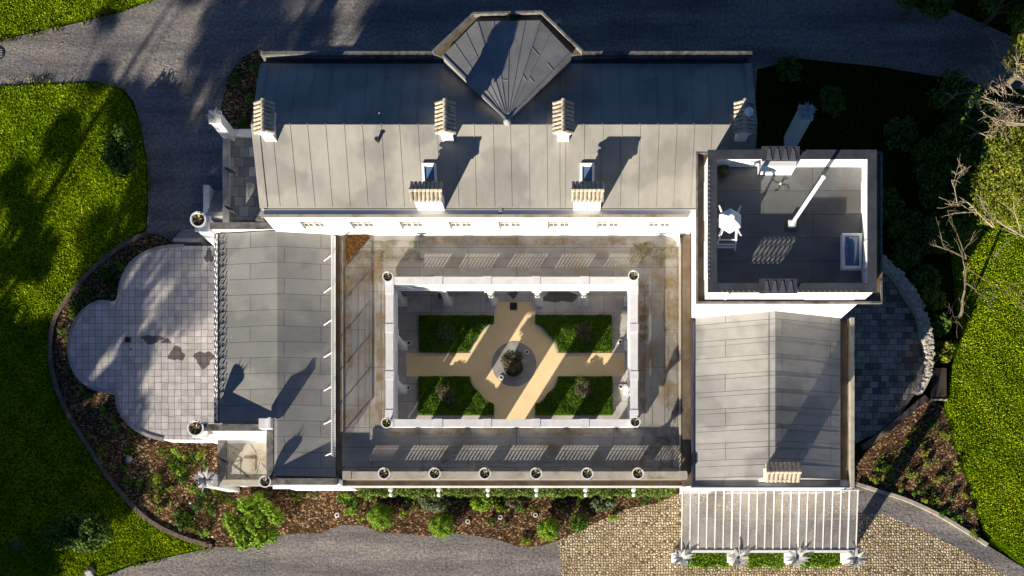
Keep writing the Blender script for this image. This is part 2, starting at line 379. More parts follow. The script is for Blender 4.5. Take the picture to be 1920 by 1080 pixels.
sheet('gravel_margin', [(1605, 913), (1660, 922), (1740, 958), (1800, 990), (1860, 1028), (1940, 1078), (1900, 1085), (1800, 1030), (1720, 990), (1660, 965), (1606, 962)], 0, 'gravel', .016)
sheet('west_lawn', [(-300, 165), (0, 160), (100, 156), (180, 153), (228, 166), (248, 190), (262, 230), (276, 300), (278, 380), (272, 430), (235, 458), (165, 515), (108, 590), (95, 650), (103, 712), (128, 775), (165, 835), (210, 903), (270, 968), (330, 1003), (398, 1025), (250, 1058), (172, 1085), (150, 1150), (-300, 1150)], 0, 'lawn', .02)
sheet('north_lawn', [(-300, -120), (430, -120), (300, -2), (230, 20), (150, 40), (60, 60), (0, 73), (-300, 80)], 0, 'lawn', .02)
sheet('east_lawn', [(1800, 330), (1780, 450), (1790, 560), (1800, 640), (1780, 700), (1770, 760), (1790, 840), (1812, 900), (1830, 960), (1848, 1005), (1900, 1050), (2100, 1180), (2300, 1180), (2300, 300), (2000, 200)], 0, 'lawn', .02)
bedpx = [(300, 440), (278, 438), (235, 458), (165, 515), (108, 590), (95, 650), (103, 712), (128, 775), (165, 835), (210, 903), (270, 968), (330, 1003), (398, 1025), (470, 1026), (520, 1005), (560, 1000), (600, 1000), (640, 984), (680, 985), (712, 998), (750, 1000), (800, 1005), (850, 1000), (880, 1003), (935, 1012), (975, 1026), (1015, 1024), (1043, 1015), (1100, 988), (1170, 955), (1230, 944), (1272, 925), (1272, 880), (900, 850), (440, 800), (400, 500)]
sheet('planting_bed', bedpx, 0, 'mulch', .03)
sheet('east_planting_bed', [(1600, 870), (1660, 815), (1740, 745), (1770, 765), (1790, 840), (1812, 900), (1832, 965), (1838, 1005), (1790, 982), (1740, 952), (1660, 918), (1600, 905)], 0, 'mulch', .03)
sheet('corner_planting_bed', [(490, 90), (450, 110), (425, 150), (415, 200), (418, 260), (500, 260), (560, 200)], 0, 'mulch', .03)
def ribbon(pts, z, wd, z0, z1, closed=False):
    q = [Vector((*p, 0)) for p in XY(pts, z)]
    # smooth resample
    out = []
    for i in range(len(q)-1):
        p0 = q[max(i-1, 0)]; p1 = q[i]; p2 = q[i+1]; p3 = q[min(i+2, len(q)-1)]
        for t in np.linspace(0, 1, 7)[:-1]:
            t = float(t); out.append(.5*((2*p1)+(p2-p0)*t+(2*p0-5*p1+4*p2-p3)*t*t+(3*p1-p0-3*p2+p3)*t**3))
    out.append(q[-1]); L = []; R = []
    for i, p in enumerate(out):
        d = (out[min(i+1, len(out)-1)]-out[max(i-1, 0)]).normalized(); nrm = Vector((-d.y, d.x, 0))
        ww = wd(i/len(out)) if callable(wd) else wd
        L.append(p+nrm*ww/2); R.append(p-nrm*ww/2)
    m = MB(); n = len(out)
    vs = []
    for i in range(n): vs += [(R[i].x, R[i].y, z0), (L[i].x, L[i].y, z0), (L[i].x, L[i].y, z1), (R[i].x, R[i].y, z1)]
    fs = []
    for i in range(n-1):
        a = i*4; b = a+4
        fs += [(a+3, b+3, b+2, a+2), (a, b, b+3, a+3), (a+1, a+2, b+2, b+1)]
    fs += [(0, 3, 2, 1), ((n-1)*4, (n-1)*4+1, (n-1)*4+2, (n-1)*4+3)]
    return m.add(vs, fs), out
m_, _ = ribbon([(278, 438), (235, 458), (165, 515), (108, 590), (95, 650), (103, 712), (128, 775), (165, 835), (210, 903), (270, 968), (330, 1003), (398, 1025)], 0, .22, -.1, .12)
tag(m_.build('edging', 'brickedge'), 'low curved stone edging between left lawn and bark planting bed', 'edging')
m_, _ = ribbon([(1606, 908), (1650, 922), (1700, 938), (1760, 966), (1810, 996), (1850, 1022)], 0, .18, -.1, .16)
tag(m_.build('edging', 'paleledge'), 'pale kerb edging beside the gravel margin below right planting bed', 'edging')

# ---------------------------------------------------------------- terraces (level with ground floor)
ZF = 1.5
tpx = [(440, 461), (345, 461), (318, 462), (292, 467), (268, 477), (248, 492), (234, 512), (226, 535), (219, 566), (190, 566), (168, 574), (149, 592), (136, 616), (130, 642), (131, 668), (138, 692), (152, 712), (172, 726), (194, 733), (217, 737), (222, 763), (234, 785), (252, 803), (276, 816), (305, 824), (440, 826)]
g = MB(); g.prism(XY(tpx, ZF), -.1, ZF-.12); tw = g.build('terrace_retaining_wall', 'whiteb')
tag(tw, 'white retaining wall under the trefoil shaped terrace at left', 'wall')
g = MB(); g.prism(XY(tpx, ZF), ZF-.116, ZF); struct(g.build('trefoil_terrace', 'terrace'))
cop, _ = ribbon([tuple(p) for p in tpx[1:-1]], ZF, .16, ZF-.1, ZF+.05)
tag(cop.build('terrace_kerb', 'greystone'), 'grey scalloped kerb round the trefoil terrace edge', 'kerb')
# iron drain plates and damp inspection cover on terrace
def plate(name, label, cat, px, py, z, wx, wy, mat, bars=6, th=.03):
    t = thing(name, label, cat, P(px, py, z))
    x, y, _ = P(px, py, z)
    MB().box(x-wx/2, y-wy/2, z-.01, x+wx/2, y+wy/2, z+th*.5).build('frame', 'darkmetal' if mat != 'rust' else 'brickedge', t)
    b = MB()
    for k in range(bars):
        yy = y-wy*.42+wy*.84*k/(bars-1); b.box(x-wx*.44, yy-.015, z+th*.5+.002, x+wx*.44, yy+.015, z+th)
    b.build('grating', 'greystone' if mat == 'grey' else 'darkmetal', t); return t
plate('drain_cover', 'small square rusty drain grating in middle of trefoil terrace', 'drain cover', 240, 637, ZF, .3, .25, 'rust')
plate('drain_cover', 'square dark drain cover on buff path below north colonnade', 'drain cover', 963, 574, ZF+.02, .36, .36, 'dark')
plate('drain_cover', 'square blue grey inspection cover in shaded lower left lawn', 'drain cover', 32, 1023, .03, .55, .55, 'grey')
t = thing('manhole_cover', 'round dark manhole cover at left end of upper gravel road', 'manhole cover', P(-4, 100, .01))
x, y, _ = P(-4, 100, 0); MB().lathe(x, y, [(.36, 0), (.36, .03), (.33, .035)], 24).build('rim', 'darkmetal', t)
b = MB()
for k in range(5): b.box(x-.25, y-.2+.09*k, .036, x+.25, y-.17+.09*k, .045)
b.build('lid_ribs', 'greystone', t)
# west walk beside main block
g = MB(); X0 = P(432, 0, ZF)[0]; g.box(X0, P(0, 412, ZF)[1], -.1, -13.5, P(0, 248, ZF)[1], ZF); struct(g.build('west_walk', 'walk'))
t = thing('low_wall', 'long narrow white topped low wall beside west walk and steps', 'wall', (X0, 19, 0))
MB().box(X0-.22, 15.6, -.1, X0-.005, 21.4, ZF+.35).build('wall', 'whiteb', t)
MB().box(X0-.27, 15.6, ZF+.353, X0+.05, 21.4, ZF+.42).build('coping', 'greystone', t)
MB().box(X0-.2, 21.42, -.1, -13.75, 21.75, ZF+.3).build('end_wall', 'whiteb', t)
def ornament(px, py, z, label, rz=0.):
    x, y, _ = P(px, py, z); t = thing('ornament', label, 'ornament', (x, y, z), 'small dark curved ornaments')
    pts = [(x-.28*math.cos(rz), y+.22, z+.05), (x-.1, y+.08, z+.18), (x+.1, y-.06, z+.22), (x+.25, y-.12, z+.12), (x+.22, y-.25, z+.05)]
    MB().tube(pts, [.02, .07, .09, .05, .02], 8).build('curved_body', 'darkmetal', t, True)
    MB().tube([(x+.02, y, z-.02), (x+.02, y, z+.2)], .02, 6).build('stem', 'darkmetal', t)
ornament(432, 322, ZF+.42, 'dark curved ornament on the low wall halfway along the west walk')
ornament(432, 394, ZF+.42, 'dark curved ornament on the low wall near top of steps')
ornament(419, 862, 3.9, 'dark curved ornament on lower left porch roof parapet')
MB_ = MB()
# steps
def steps(name, label, px0, px1, py0, py1, n, ztop, updown, side=None):
    x0 = P(px0, 0, .7)[0]; x1 = P(px1, 0, .7)[0]; ya = P(0, py0, .7)[1]; yb = P(0, py1, .7)[1]
    t = thing(name, label, 'steps', ((x0+x1)/2, (ya+yb)/2, 0))
    for k in range(n):
        z1 = ztop*(k+1)/n; y0 = ya+(yb-ya)*k/n; y1 = ya+(yb-ya)*(k+1)/n
        MB().box(x0, min(y0, y1)+.001, -.05, x1, max(y0, y1)-.001, z1).build('step', 'greystone', t)
    if side:
        MB().box(x0-.3, min(ya, yb), -.05, x0-.01, max(ya, yb), ztop*.75).build('side_wall', 'whiteb', t)
steps('steps', 'grey flight of steps going up beside the west walk', 397, 427, 352, 414, 8, ZF, 1, True)
steps('steps', 'short shaded steps up to top corner of trefoil terrace', 335, 385, 425, 461, 6, ZF, 1)

# ---------------------------------------------------------------- the house
HO = thing('manor_house', 'large white house with grey felt roofs, square tower and a pillared courtyard', 'house', (-2, 12, 0))
def hp(mb, name, mat, smooth=False, parent=None): return mb.build(name, mat, parent or HO, smooth)
XW, XE = -13.6, 8.3; YS, YN = 15.45, 22.7
EZ = 7.7
hp(MB().box(XW, YS+.35, 0, XE, YN, 7.45), 'wall', 'white')
# south wall with openings
wins = [585, 678, 771, 863, 956, 1048, 1141, 1238]
sw = MB(); wx = [P(p, 0, 6.8)[0] for p in wins]; hw = .52; wz0, wz1 = 5.95, 7.15
sw.box(XW, YS, 0, 5.9, YS+.347, wz0); sw.box(XW, YS, wz1, 5.9, YS+.347, 7.82)
e = [XW]+[v for c in wx for v in (c-hw, c+hw)]+[5.9]
for i in range(0, len(e), 2):
    if e[i+1] > e[i]: sw.box(e[i], YS, wz0+.0005, e[i+1], YS+.347, wz1-.0005)
hp(sw, 'south_wall', 'white')
for c in wx:
    fr = MB(); y = YS+.10
    fr.box(c-hw+.002, y, wz0+.03, c-hw+.07, y+.1, wz1-.03); fr.box(c+hw-.07, y, wz0+.03, c+hw-.002, y+.1, wz1-.03); fr.box(c-.06, y, wz0+.03, c+.06, y+.1, wz1-.03)
    for s in (-1, 1):
        a, b = sorted((c+s*.06, c+s*(hw-.07)))
        for zz in (wz0+.03, (wz0+wz1)/2-.02, wz1-.09): fr.box(a+.001, y+.003, zz, b-.001, y+.09, zz+.05)
        fr.box((a+b)/2-.012, y+.01, wz0+.08, (a+b)/2+.012, y+.08, wz1-.1)
    wn_ = hp(fr, 'window', 'frame')
    hp(MB().box(c-hw+.01, y+.05, wz0+.05, c+hw-.01, y+.06, wz1-.05), 'pane', 'glass_d', parent=wn_)
    hp(MB().box(c-hw-.06, YS-.12, wz0-.08, c+hw+.06, YS+.09, wz0-.002), 'sill', 'white', parent=wn_)
# main roof
YR = 19.05; ZR = 9.28; yS = 15.85; yN = 22.40; zS = 7.85; zN = 7.75
rf = MB()
x0, x1 = -13.75, 8.4
rf.add([(x0, yS, zS), (x1, yS, zS), (x1, YR, ZR), (x0, YR, ZR), (x0, yN, zN), (x1, yN, zN), (x0, yS, zS-.35), (x1, yS, zS-.35), (x1, yN, zN-.35), (x0, yN, zN-.35)],
       [(0, 1, 2, 3), (3, 2, 5, 4), (0, 6, 7, 1), (4, 5, 8, 9), (0, 3, 4, 9, 6), (1, 7, 8, 5, 2), (6, 9, 8, 7)])
RF = hp(rf, 'main_roof', 'felt_main')
def roofz(y): return zS+(ZR-zS)*(y-yS)/(YR-yS) if y < YR else ZR+(zN-ZR)*(y-YR)/(yN-YR)
vg = MB()
for xa in (x0, x1-.34):
    for ya, yb in ((yS, YR), (YR, yN)):
        vg = MB()
        vg.slab([(xa, ya, roofz(ya)+.05), (xa+.34, ya, roofz(ya)+.05), (xa+.34, yb, roofz(yb)+.05), (xa, yb, roofz(yb)+.05)], .1)
        hp(vg, 'verge_flashing', 'felt_main')
sm = MB(); random.seed(3)   # lapped seams down the slopes
xx = x0+.9
while xx < x1-.5:
    for ya, yb in ((yS+.05, YR-.04), (YR+.04, yN-.05)):
        sm.bar((xx, ya, roofz(ya)+.004), (xx+random.uniform(-.02, .02), yb, roofz(yb)+.004), .035, .035)
    xx += .80+random.uniform(-.03, .03)
hp(sm, 'roof_seams', 'felt_main')
MBg = MB().box(XW, YS+.352, 7.46, 6.0, yS+.05, 7.52); hp(MBg, 'gutter', 'darkgut')
hp(MB().box(XW-.1, YS-.03, 7.823, 5.5, YS+.10, 7.90), 'gutter_lip', 'paleledge')
hp(MB().box(XW, yN-.05, 7.46, XE, YN+.0, 7.50), 'north_gutter', 'lead')
pn = MB(); a1 = P(812, 96, 8)[0]; a2 = P(1092, 96, 8)[0]
pn.box(XW-.1, YN+.002, 7.3, a1, YN+.16, 7.98); hp(pn, 'north_parapet', 'coping'); pn = MB(); pn.box(a2, YN+.002, 7.3, XE+.1, YN+.16, 7.98)
hp(pn, 'north_parapet', 'coping')
hp(MB().box(-3.0, YS+.1, 7.5, -2.85, yS, 7.86), 'gutter_divider', 'greystone'); hp(MB().box(XW, YS+.1, 7.5, XW+.1, yS, 7.8), 'gutter_end', 'greystone')
# little pipes and snow-hooks on roof
for (px, py, z) in ((705, 257, 9.5),):
    x, y, _ = P(px, py, z); zz = roofz(y)
    hp(MB().lathe(x, y, [(.07, zz-.1), (.07, zz+.28), (.10, zz+.28), (.10, zz+.33)], 12), 'vent_pipe', 'darkmetal')
for px, py in ((723, 133), (714, 221), (1105, 180), (885, 165)):
    x, y, _ = P(px, py, 8.6); zz = roofz(y); hp(MB().box(x-.04, y-.04, zz-.01, x+.04, y+.04, zz+.06), 'roof_hook', 'paleledge')
# bay with half-cone roof
BZ = 8.75
ep = [P(830, 104, BZ), P(893, 40, BZ), P(1012, 38, BZ), P(1071, 100, BZ)]
apx = P(951, 226, 9.36)
outer = XY([(812, 97), (888, 26), (1015, 23), (1092, 97)], BZ); wl = [(p[0]*.985-.03, p[1]-.25) for p in outer]
base = [(a1, YN-.5)]+outer+[(a2, YN-.5)]
wallp = XY([(835, 104), (893, 38), (1010, 36), (1069, 100)], BZ)
hp(MB().prism([(wallp[0][0], 22.5)]+wallp+[(wallp[3][0], 22.5)], 0, BZ-.3), 'bay_wall', 'white')
br = MB()
z_main = lambda p: roofz(min(p[1], yN))-.1
vs = [*ep, apx, (ep[0][0], ep[0][1], 7.6), (ep[3][0], ep[3][1], 7.6), (apx[0], apx[1], 8.9), (ep[1][0], ep[1][1], 8.3), (ep[2][0], ep[2][1], 8.3)]
br.add(vs, [(1, 0, 4), (2, 1, 4), (3, 2, 4), (0, 5, 7, 4), (4, 7, 6, 3), (0, 1, 8, 5), (1, 2, 9, 8), (2, 3, 6, 9)])
BR = hp(br, 'bay_roof', 'felt_bay')
sm = MB()
def lerp(a, b, t): return tuple(a[i]+(b[i]-a[i])*t for i in range(3))
for (a, b, n) in ((ep[0], ep[1], 3), (ep[1], ep[2], 4), (ep[2], ep[3], 3)):
    for k in range(n):
        t = k/n+.02; e_ = lerp(a, b, t); q = lerp(e_, apx, .93)
        sm.bar((e_[0], e_[1], e_[2]+.006), (q[0], q[1], q[2]+.006), .03, .014)
        for r_ in (random.uniform(.2, .35), random.uniform(.4, .6)):
            e2 = lerp(a, b, t+1/n*.95); u = lerp(e_, apx, r_); v = lerp(e2, apx, r_+.01)
            if random.random() < .45: sm.bar((u[0], u[1], u[2]+.004), (v[0], v[1], v[2]+.004), .025, .012)
for k, pth in enumerate((ep[0], ep[3])):
    q = lerp(pth, apx, 1); sm.bar((pth[0], pth[1], pth[2]+.01), (q[0], q[1], q[2]+.01), .09, .05)
hp(sm, 'bay_roof_seams', 'felt_bay')
gt = MB(); gt2 = MB()
for i in range(3):
    o1, o2 = outer[i], outer[i+1]; i1, i2 = ep[i], ep[i+1]
    gt.slab([(i1[0], i1[1], BZ-.22), (o1[0], o1[1], BZ-.22), (o2[0], o2[1], BZ-.22), (i2[0], i2[1], BZ-.22)][::-1], .08)
    gt2.bar((o1[0], o1[1], BZ-.12), (o2[0], o2[1], BZ-.12), .09, .40)
gt2.box((ep[1][0]+ep[2][0])/2-.05, ep[1][1]+.02, BZ-.2, (ep[1][0]+ep[2][0])/2+.05, outer[1][1]-.07, BZ+.06)
hp(gt, 'bay_gutter', 'darkgut'); hp(gt2, 'bay_parapet', 'coping')
hp(MB().lathe(apx[0], apx[1]-.02, [(.2, 9.15), (.15, 9.37), (.08, 9.45), (.02, 9.49)], 16), 'apex_cap', 'felt_bay')

# chimneys with saddleback tile caps
def chimney(cx, cy, zb, zt, lx, ly, along, n=8, cowl=False):
    sh = MB(); sh.box(cx-lx/2, cy-ly/2, zb, cx+lx/2, cy+ly/2, zt); sh.box(cx-lx/2-.06, cy-ly/2-.06, zt-.18, cx+lx/2+.06, cy+ly/2+.06, zt-.08)
    shf = hp(sh, 'chimney', 'white')
    for d in ((-1, 1)):    # small vents in the end faces
        if along == 'y': hp(MB().box(cx-.1, cy+d*ly/2-.004*0-.02, zt-.05, cx+.1, cy+d*ly/2+.02, zt+.05), 'vent', 'darkmetal', parent=shf)
    cp = MB(); Lc = (ly if along == 'y' else lx)+.24; Wc = (lx if along == 'y' else ly)+.30; rise = .30
    def tr(u, v, z): return (cx+v, cy+u, z) if along == 'y' else (cx+u, cy+v, z)
    # ends
    cp2 = MB(); g_ = [tr(-Lc/2+.03, -Wc/2+.05, zt), tr(-Lc/2+.03, Wc/2-.05, zt), tr(-Lc/2+.03, 0, zt+rise-.05), tr(Lc/2-.03, -Wc/2+.05, zt), tr(Lc/2-.03, Wc/2-.05, zt), tr(Lc/2-.03, 0, zt+rise-.05)]
    cp2.add(g_, [(0, 1, 2), (3, 5, 4), (0, 2, 5, 3), (1, 4, 5, 2), (0, 3, 4, 1)])
    hp(cp2, 'cap_gable', 'white', parent=shf)
    step = Lc/n
    for k in range(n):
        u = -Lc/2+step*(k+.5)
        for s in (-1, 1):
            for j in range(2):
                a = tr(u, s*(.02+j*Wc*.24), zt+rise-.02-j*rise*.46); b_ = tr(u, s*(Wc*.27+j*Wc*.26), zt+rise*.5-j*rise*.46)
                cp.tube([a, b_], [step*.40, step*.47], 8)
        a = tr(u-step*.45, 0, zt+rise+.02); b_ = tr(u+step*.45, 0, zt+rise+.02); cp.tube([a, b_], [.075, .09], 8)
    hp(cp, 'tiled_cap', 'tile', parent=shf)
    if cowl:
        x, y = cx+.12, cy+.05; hp(MB().lathe(x, y, [(.12, zt+.2), (.12, zt+.5), (.19, zt+.55), (.19, zt+.62), (.05, zt+.72), (.01, zt+.74)], 16), 'cowl', 'metalwhite', parent=shf)
YC = 19.0
for px, cw in ((495, 0), (835, 0), (1056, 0), (1396, 1)):
    chimney(P(px, 0, 10.2)[0], YC, 8.3, 10.1, .50, 1.18, 'y', 8, cw)
for px in (798, 1102):
    X = P(px, 0, 9.9)[0]; chimney(X, 15.98, 7.6, 9.62, 1.2, .48, 'x', 8)
    y0 = 16.28; z0 = roofz(y0); y1 = 17.55; z1 = roofz(y1)   # roof light behind the stack
    rl = MB(); xa = X-.32
    for (a, b, c, d) in ((xa, y0, xa+.1, y1), (xa+.54, y0, xa+.64, y1), (xa+.1, y1-.1, xa+.54, y1)):
        rl.slab([(a, b, roofz(b)+.16), (c, b, roofz(b)+.16), (c, d, roofz(d)+.16), (a, d, roofz(d)+.16)], .25)
    w_ = hp(rl, 'roof_light', 'metalwhite')
    hp(MB().slab([(xa+.1, y0, roofz(y0)+.06), (xa+.54, y0, roofz(y0)+.06), (xa+.54, y1-.1, roofz(y1-.1)+.06), (xa+.1, y1-.1, roofz(y1-.1)+.06)], .04), 'pane', 'skyglass', parent=w_)

# flat roof ring round the courtyard
RZ = 5.0; RX0, RX1, RY0, RY1 = -10.62, 5.56, 3.8, YS-.002
CX0, CX1, CY0, CY1 = -8.4, 3.37, 6.27, 13.25
hp(MB().box(RX0, CY1-.15, 4.62, RX1, RY1, RZ), 'north_flat_roof', 'felt_ring')
hp(MB().box(RX0, RY0, 4.62, RX1, CY0+.15, RZ), 'south_flat_roof', 'felt_ring')
hp(MB().box(RX0, CY0+.151, 4.62, CX0+.15, CY1-.151, RZ-.003), 'west_flat_roof', 'felt_ring_v')
hp(MB().box(CX1-.15, CY0+.151, 4.62, RX1, CY1-.151, RZ-.003), 'east_flat_roof', 'felt_ring_v')
sm = MB()
for yy in (14.35, 5.15, 4.65, 5.85): sm.box(RX0+.1, yy, RZ, RX1-.1, yy+.03, RZ+.012)
for xx in (-9.9, -9.35, -8.8, 4.1, 4.85, 5.3): sm.box(xx, CY0-1.5, RZ-.002, xx+.03, CY1+1.5, RZ+.011)
for k in range(6): sm.box(-9.5+k*2.7, 4.2, RZ, -9.47+k*2.7, 5.15, RZ+.009)
hp(sm, 'flat_roof_seams', 'felt_ring')
hp(MB().box(5.40, 3.85, RZ-.01, 5.50, 15.3, RZ+.14), 'east_curb', 'paleledge')
# corner flashing fillets (rounded white ends)
hp(MB().prism([(5.38, YS-.004), (5.38, 14.9), (5.30, 15.15), (5.08, 15.36), (4.75, YS-.004)], RZ+.001, RZ+.55), 'corner_fillet', 'white')
# outer walls of the ring, facade with openings, inner gallery walls
hp(MB().box(RX0-.3, 3.9, 0, RX0-.003, 15.44, 4.615), 'gallery_wall', 'white'); hp(MB().box(RX1+.003, 3.9, 0, RX1+.3, 15.44, 4.95), 'gallery_wall', 'white')
fc = MB(); ox = [-9.44+2.38*i for i in range(6)]; e = [RX0]+[v for c in ox for v in (c-.66, c+.66)]+[RX1]
for i in range(0, len(e), 2): fc.box(e[i], RY0+.001, 0, e[i+1], RY0+.2, 4.60)
fc.box(RX0, RY0+.002, 4.603, RX1, RY0+.2, 4.618); fc.box(RX0, RY0+.004, 0, RX1, RY0+.29, ZF-.004)
hp(fc, 'south_facade', 'white')
hp(MB().box(RX0-.1, RY0-.32, 4.80, RX1+.2, RY0-.003, 4.93).box(RX0-.1, RY0-.36, 4.933, RX1+.2, RY0-.27, 5.03), 'cornice', 'whiteb')
hp(MB().box(RX0-.1, RY0-.268, 4.934, RX1+.2, RY0-.004, 4.95), 'cornice_gutter', 'darkgut')
def balustrade(name, x0, y0, x1, y1, nb, posts, rail='whiteb', wd=.30, zt=5.78):
    m = MB(); dx, dy = x1-x0, y1-y0; L = math.hypot(dx, dy); ux, uy = dx/L, dy/L; px_, py_ = -uy, ux
    def blk(a, b, w0, z0, z1):
        q = [(x0+ux*a+px_*w0, y0+uy*a+py_*w0), (x0+ux*b+px_*w0, y0+uy*b+py_*w0), (x0+ux*b-px_*w0, y0+uy*b-py_*w0), (x0+ux*a-px_*w0, y0+uy*a-py_*w0)]
        m.prism(q, z0, z1)
    blk(0, L, wd*.40, RZ-.02, RZ+.24); 
    for p in posts: blk(p-.24, p+.24, wd*.44, RZ+.241, zt-.201)
    ps = list(posts)
    for a, b in zip(ps[:-1], ps[1:]):
        a += .24; b -= .24; n = nb; 
        for k in range(n):
            t = a+(b-a)*(k+.5)/n; cx = x0+ux*t; cy = y0+uy*t
            m.lathe(cx, cy, [(.035, RZ+.238), (.05, RZ+.31), (.045, RZ+.36), (.02, RZ+.48), (.035, zt-.199)], 8)
    blk(-.0, L, wd/2, zt-.198, zt-.06)
    ba = hp(m, name, 'white')
    m = MB(); blk(-.03, L+.03, wd/2+.03, zt-.058, zt)
    for p in posts: blk(p-.2, p+.2, wd/2+.05, zt-.05, zt+.02)
    hp(m, 'rail_top', rail, parent=ba); return ba
up = [P(p, 0, 5.8)[0] for p in (720, 815, 909, 1005, 1101, 1196)]
sx0 = P(650, 0, 5.8)[0]; sp = [0]+[u-sx0 for u in up]+[5.5-sx0]
balustrade('south_balustrade', sx0, 3.97, 5.5, 3.97, 11, sp, 'paleledge', .30)
colx = [-8.25+2.29*i for i in range(6)]; coly = [6.42, 8.65, 10.87, 13.1]
balustrade('north_court_balustrade', CX0+.15, CY1-.15, CX1-.15, CY1-.15, 11, [c-CX0-.15 for c in colx])
balustrade('south_court_balustrade', CX0+.15, CY0+.15, CX1-.15, CY0+.15, 11, [c-CX0-.15 for c in colx])
balustrade('west_court_balustrade', CX0+.15, CY0+.33, CX0+.15, CY1-.33, 11, [max(.24, min(6.08, c-CY0-.33)) for c in coly])
balustrade('east_court_balustrade', CX1-.15, CY0+.33, CX1-.15, CY1-.33, 11, [max(.24, min(6.08, c-CY0-.33)) for c in coly])
en = MB(); i0, i1, j0, j1 = CX0+.302, CX1-.302, CY0+.302, CY1-.302
for d, z0, z1 in ((0, 4.52, 4.99), (.09, 4.78, 4.86), (.05, 4.62, 4.779)):
    en.box(i0, j1-d-.001*(d > 0), z0, i1, j1+.15, z1) if d == 0 else en.box(i0+d, j1-d, z0, i1-d, j1-.0005, z1)
    en.box(i0, j0-.15, z0, i1, j0, z1) if d == 0 else en.box(i0+d, j0+.0005, z0, i1-d, j0+d, z1)
    en.box(i0-.15, j0-.15+.001, z0+.001, i0-.0005, j1+.149, z1-.001) if d == 0 else en.box(i0+.0005, j0, z0, i0+d-.0005, j1, z1)
    en.box(i1+.0005, j0-.149, z0+.001, i1+.15, j1+.149, z1-.001) if d == 0 else en.box(i1-d+.0005, j0, z0, i1-.0005, j1, z1)
hp(en, 'entablature', 'white')
for ix, cx in enumerate(colx):
    for iy, cy in enumerate(coly):
        if ix in (0, 5) or iy in (0, 3):
            m = MB(); m.box(cx-.24, cy-.24, ZF, cx+.24, cy+.24, ZF+.1)
            m.lathe(cx, cy, [(.22, ZF+.101), (.22, ZF+.2), (.17, ZF+.25), (.165, 3.0), (.14, 4.27), (.2, 4.37), (.2, 4.42)], 18)
            m.box(cx-.23, cy-.23, 4.421, cx+.23, cy+.23, 4.519); hp(m, 'column', 'white', False)

# tower
TX0, TX1, TY0, TY1 = 5.98, 13.02, 11.42, 17.05; DZ = 10.9; PT = 12.05
hp(MB().box(TX0, TY0, 0, TX1, TY1, 10.28), 'tower_wall', 'white')
cn = MB(); cn.box(TX0-.34, TY0-.42, 10.281, TX1+.45, TY1+.3, 10.38); 
cn.box(TX0-.40, TY0-.48, 10.381, TX1+.5, TY0-.40, 10.55); cn.box(TX0-.40, TY1+.28, 10.381, TX1+.5, TY1+.36, 10.55)
cn.box(TX0-.40, TY0-.398, 10.381, TX0-.33, TY1+.279, 10.55); cn.box(TX1+.43, TY0-.398, 10.381, TX1+.5, TY1+.279, 10.55)
hp(cn, 'tower_cornice', 'coping')
hp(MB().box(TX0-.32, TY0-.39, 10.383, TX1+.42, TY1+.27, 10.40), 'cornice_gutter', 'darkgut')
qx0, qx1, qy0, qy1 = 5.95, 12.78, 11.12, 16.86; th = .24
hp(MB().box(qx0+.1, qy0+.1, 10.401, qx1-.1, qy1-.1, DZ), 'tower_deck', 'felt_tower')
pw = MB(); ow = (6.80, 8.40); oz = (DZ+.42, DZ+.90)
pw.box(qx0, qy0, 10.402, ow[0], qy0+th, PT-.06); pw.box(ow[1], qy0, 10.402, qx1, qy0+th, PT-.06)
pw.box(ow[0]+.0005, qy0+.002, 10.402, ow[1]-.0005, qy0+th-.002, oz[0]); pw.box(ow[0]+.0005, qy0+.002, oz[1], ow[1]-.0005, qy0+th-.002, PT-.061)
pw.box(qx0, qy1-th, 10.402, qx1, qy1, PT-.06)
pw.box(qx0+.001, qy0+th+.001, 10.402, qx0+th, qy1-th-.001, PT-.061); pw.box(qx1-th, qy0+th+.001, 10.402, qx1-.001, qy1-th-.001, PT-.061)
TP = hp(pw, 'tower_parapet', 'white')
lt = MB()     # pierced lattice in south parapet
for k in range(-3, 9):
    xa = ow[0]+k*.2
    for s in (1, -1):
        pts = []
        for t in np.linspace(0, 1, 9):
            xq = xa+(t if s > 0 else 1-t)*.5+.045*math.sin(t*2*math.pi)*s; zq = oz[0]+t*(oz[1]-oz[0])
            pts.append((xq, qy0+th/2, zq))
        pts = [p for p in pts if ow[0] <= p[0] <= ow[1]]
        if len(pts) > 1: lt.tube(pts, .022, 5)
hp(lt, 'lattice_panel', 'metalwhite', parent=TP)
for b_ in ((qx1-2.6, qy0-.05, 10.6, qx1-.5, qy0-.001, 11.5), (qx0+.9, qy0-.05, 10.6, 6.75, qy0-.001, 11.5), (qx0-.05, qy0+.8, 10.6, qx0-.001, qy0+2.4, 11.6), (qx0-.05, qy1-2.4, 10.6, qx0-.001, qy1-.8, 11.6),
           (qx1-th-.05, qy0+1, DZ+.05, qx1-th-.001, qy0+2.2, 11.7), (qx1-th-.05, qy1-2.2, DZ+.05, qx1-th-.001, qy1-.9, 11.7)):
    hp(MB().box(*b_), 'relief_panel', 'whiteb', parent=TP)
cpg = MB(); o = .07
cpg.box(qx0-o, qy0-o, PT-.058, qx1+o, qy0+th+o, PT); cpg.box(qx0-o, qy1-th-o, PT-.058, qx1+o, qy1+o, PT)
cpg.box(qx0-o, qy0+th+o+.001, PT-.058, qx0+th+o, qy1-th-o-.001, PT); cpg.box(qx1-th-o, qy0+th+o+.001, PT-.058, qx1+o, qy1-th-o-.001, PT)
hp(cpg, 'lead_coping', 'lead', parent=TP)
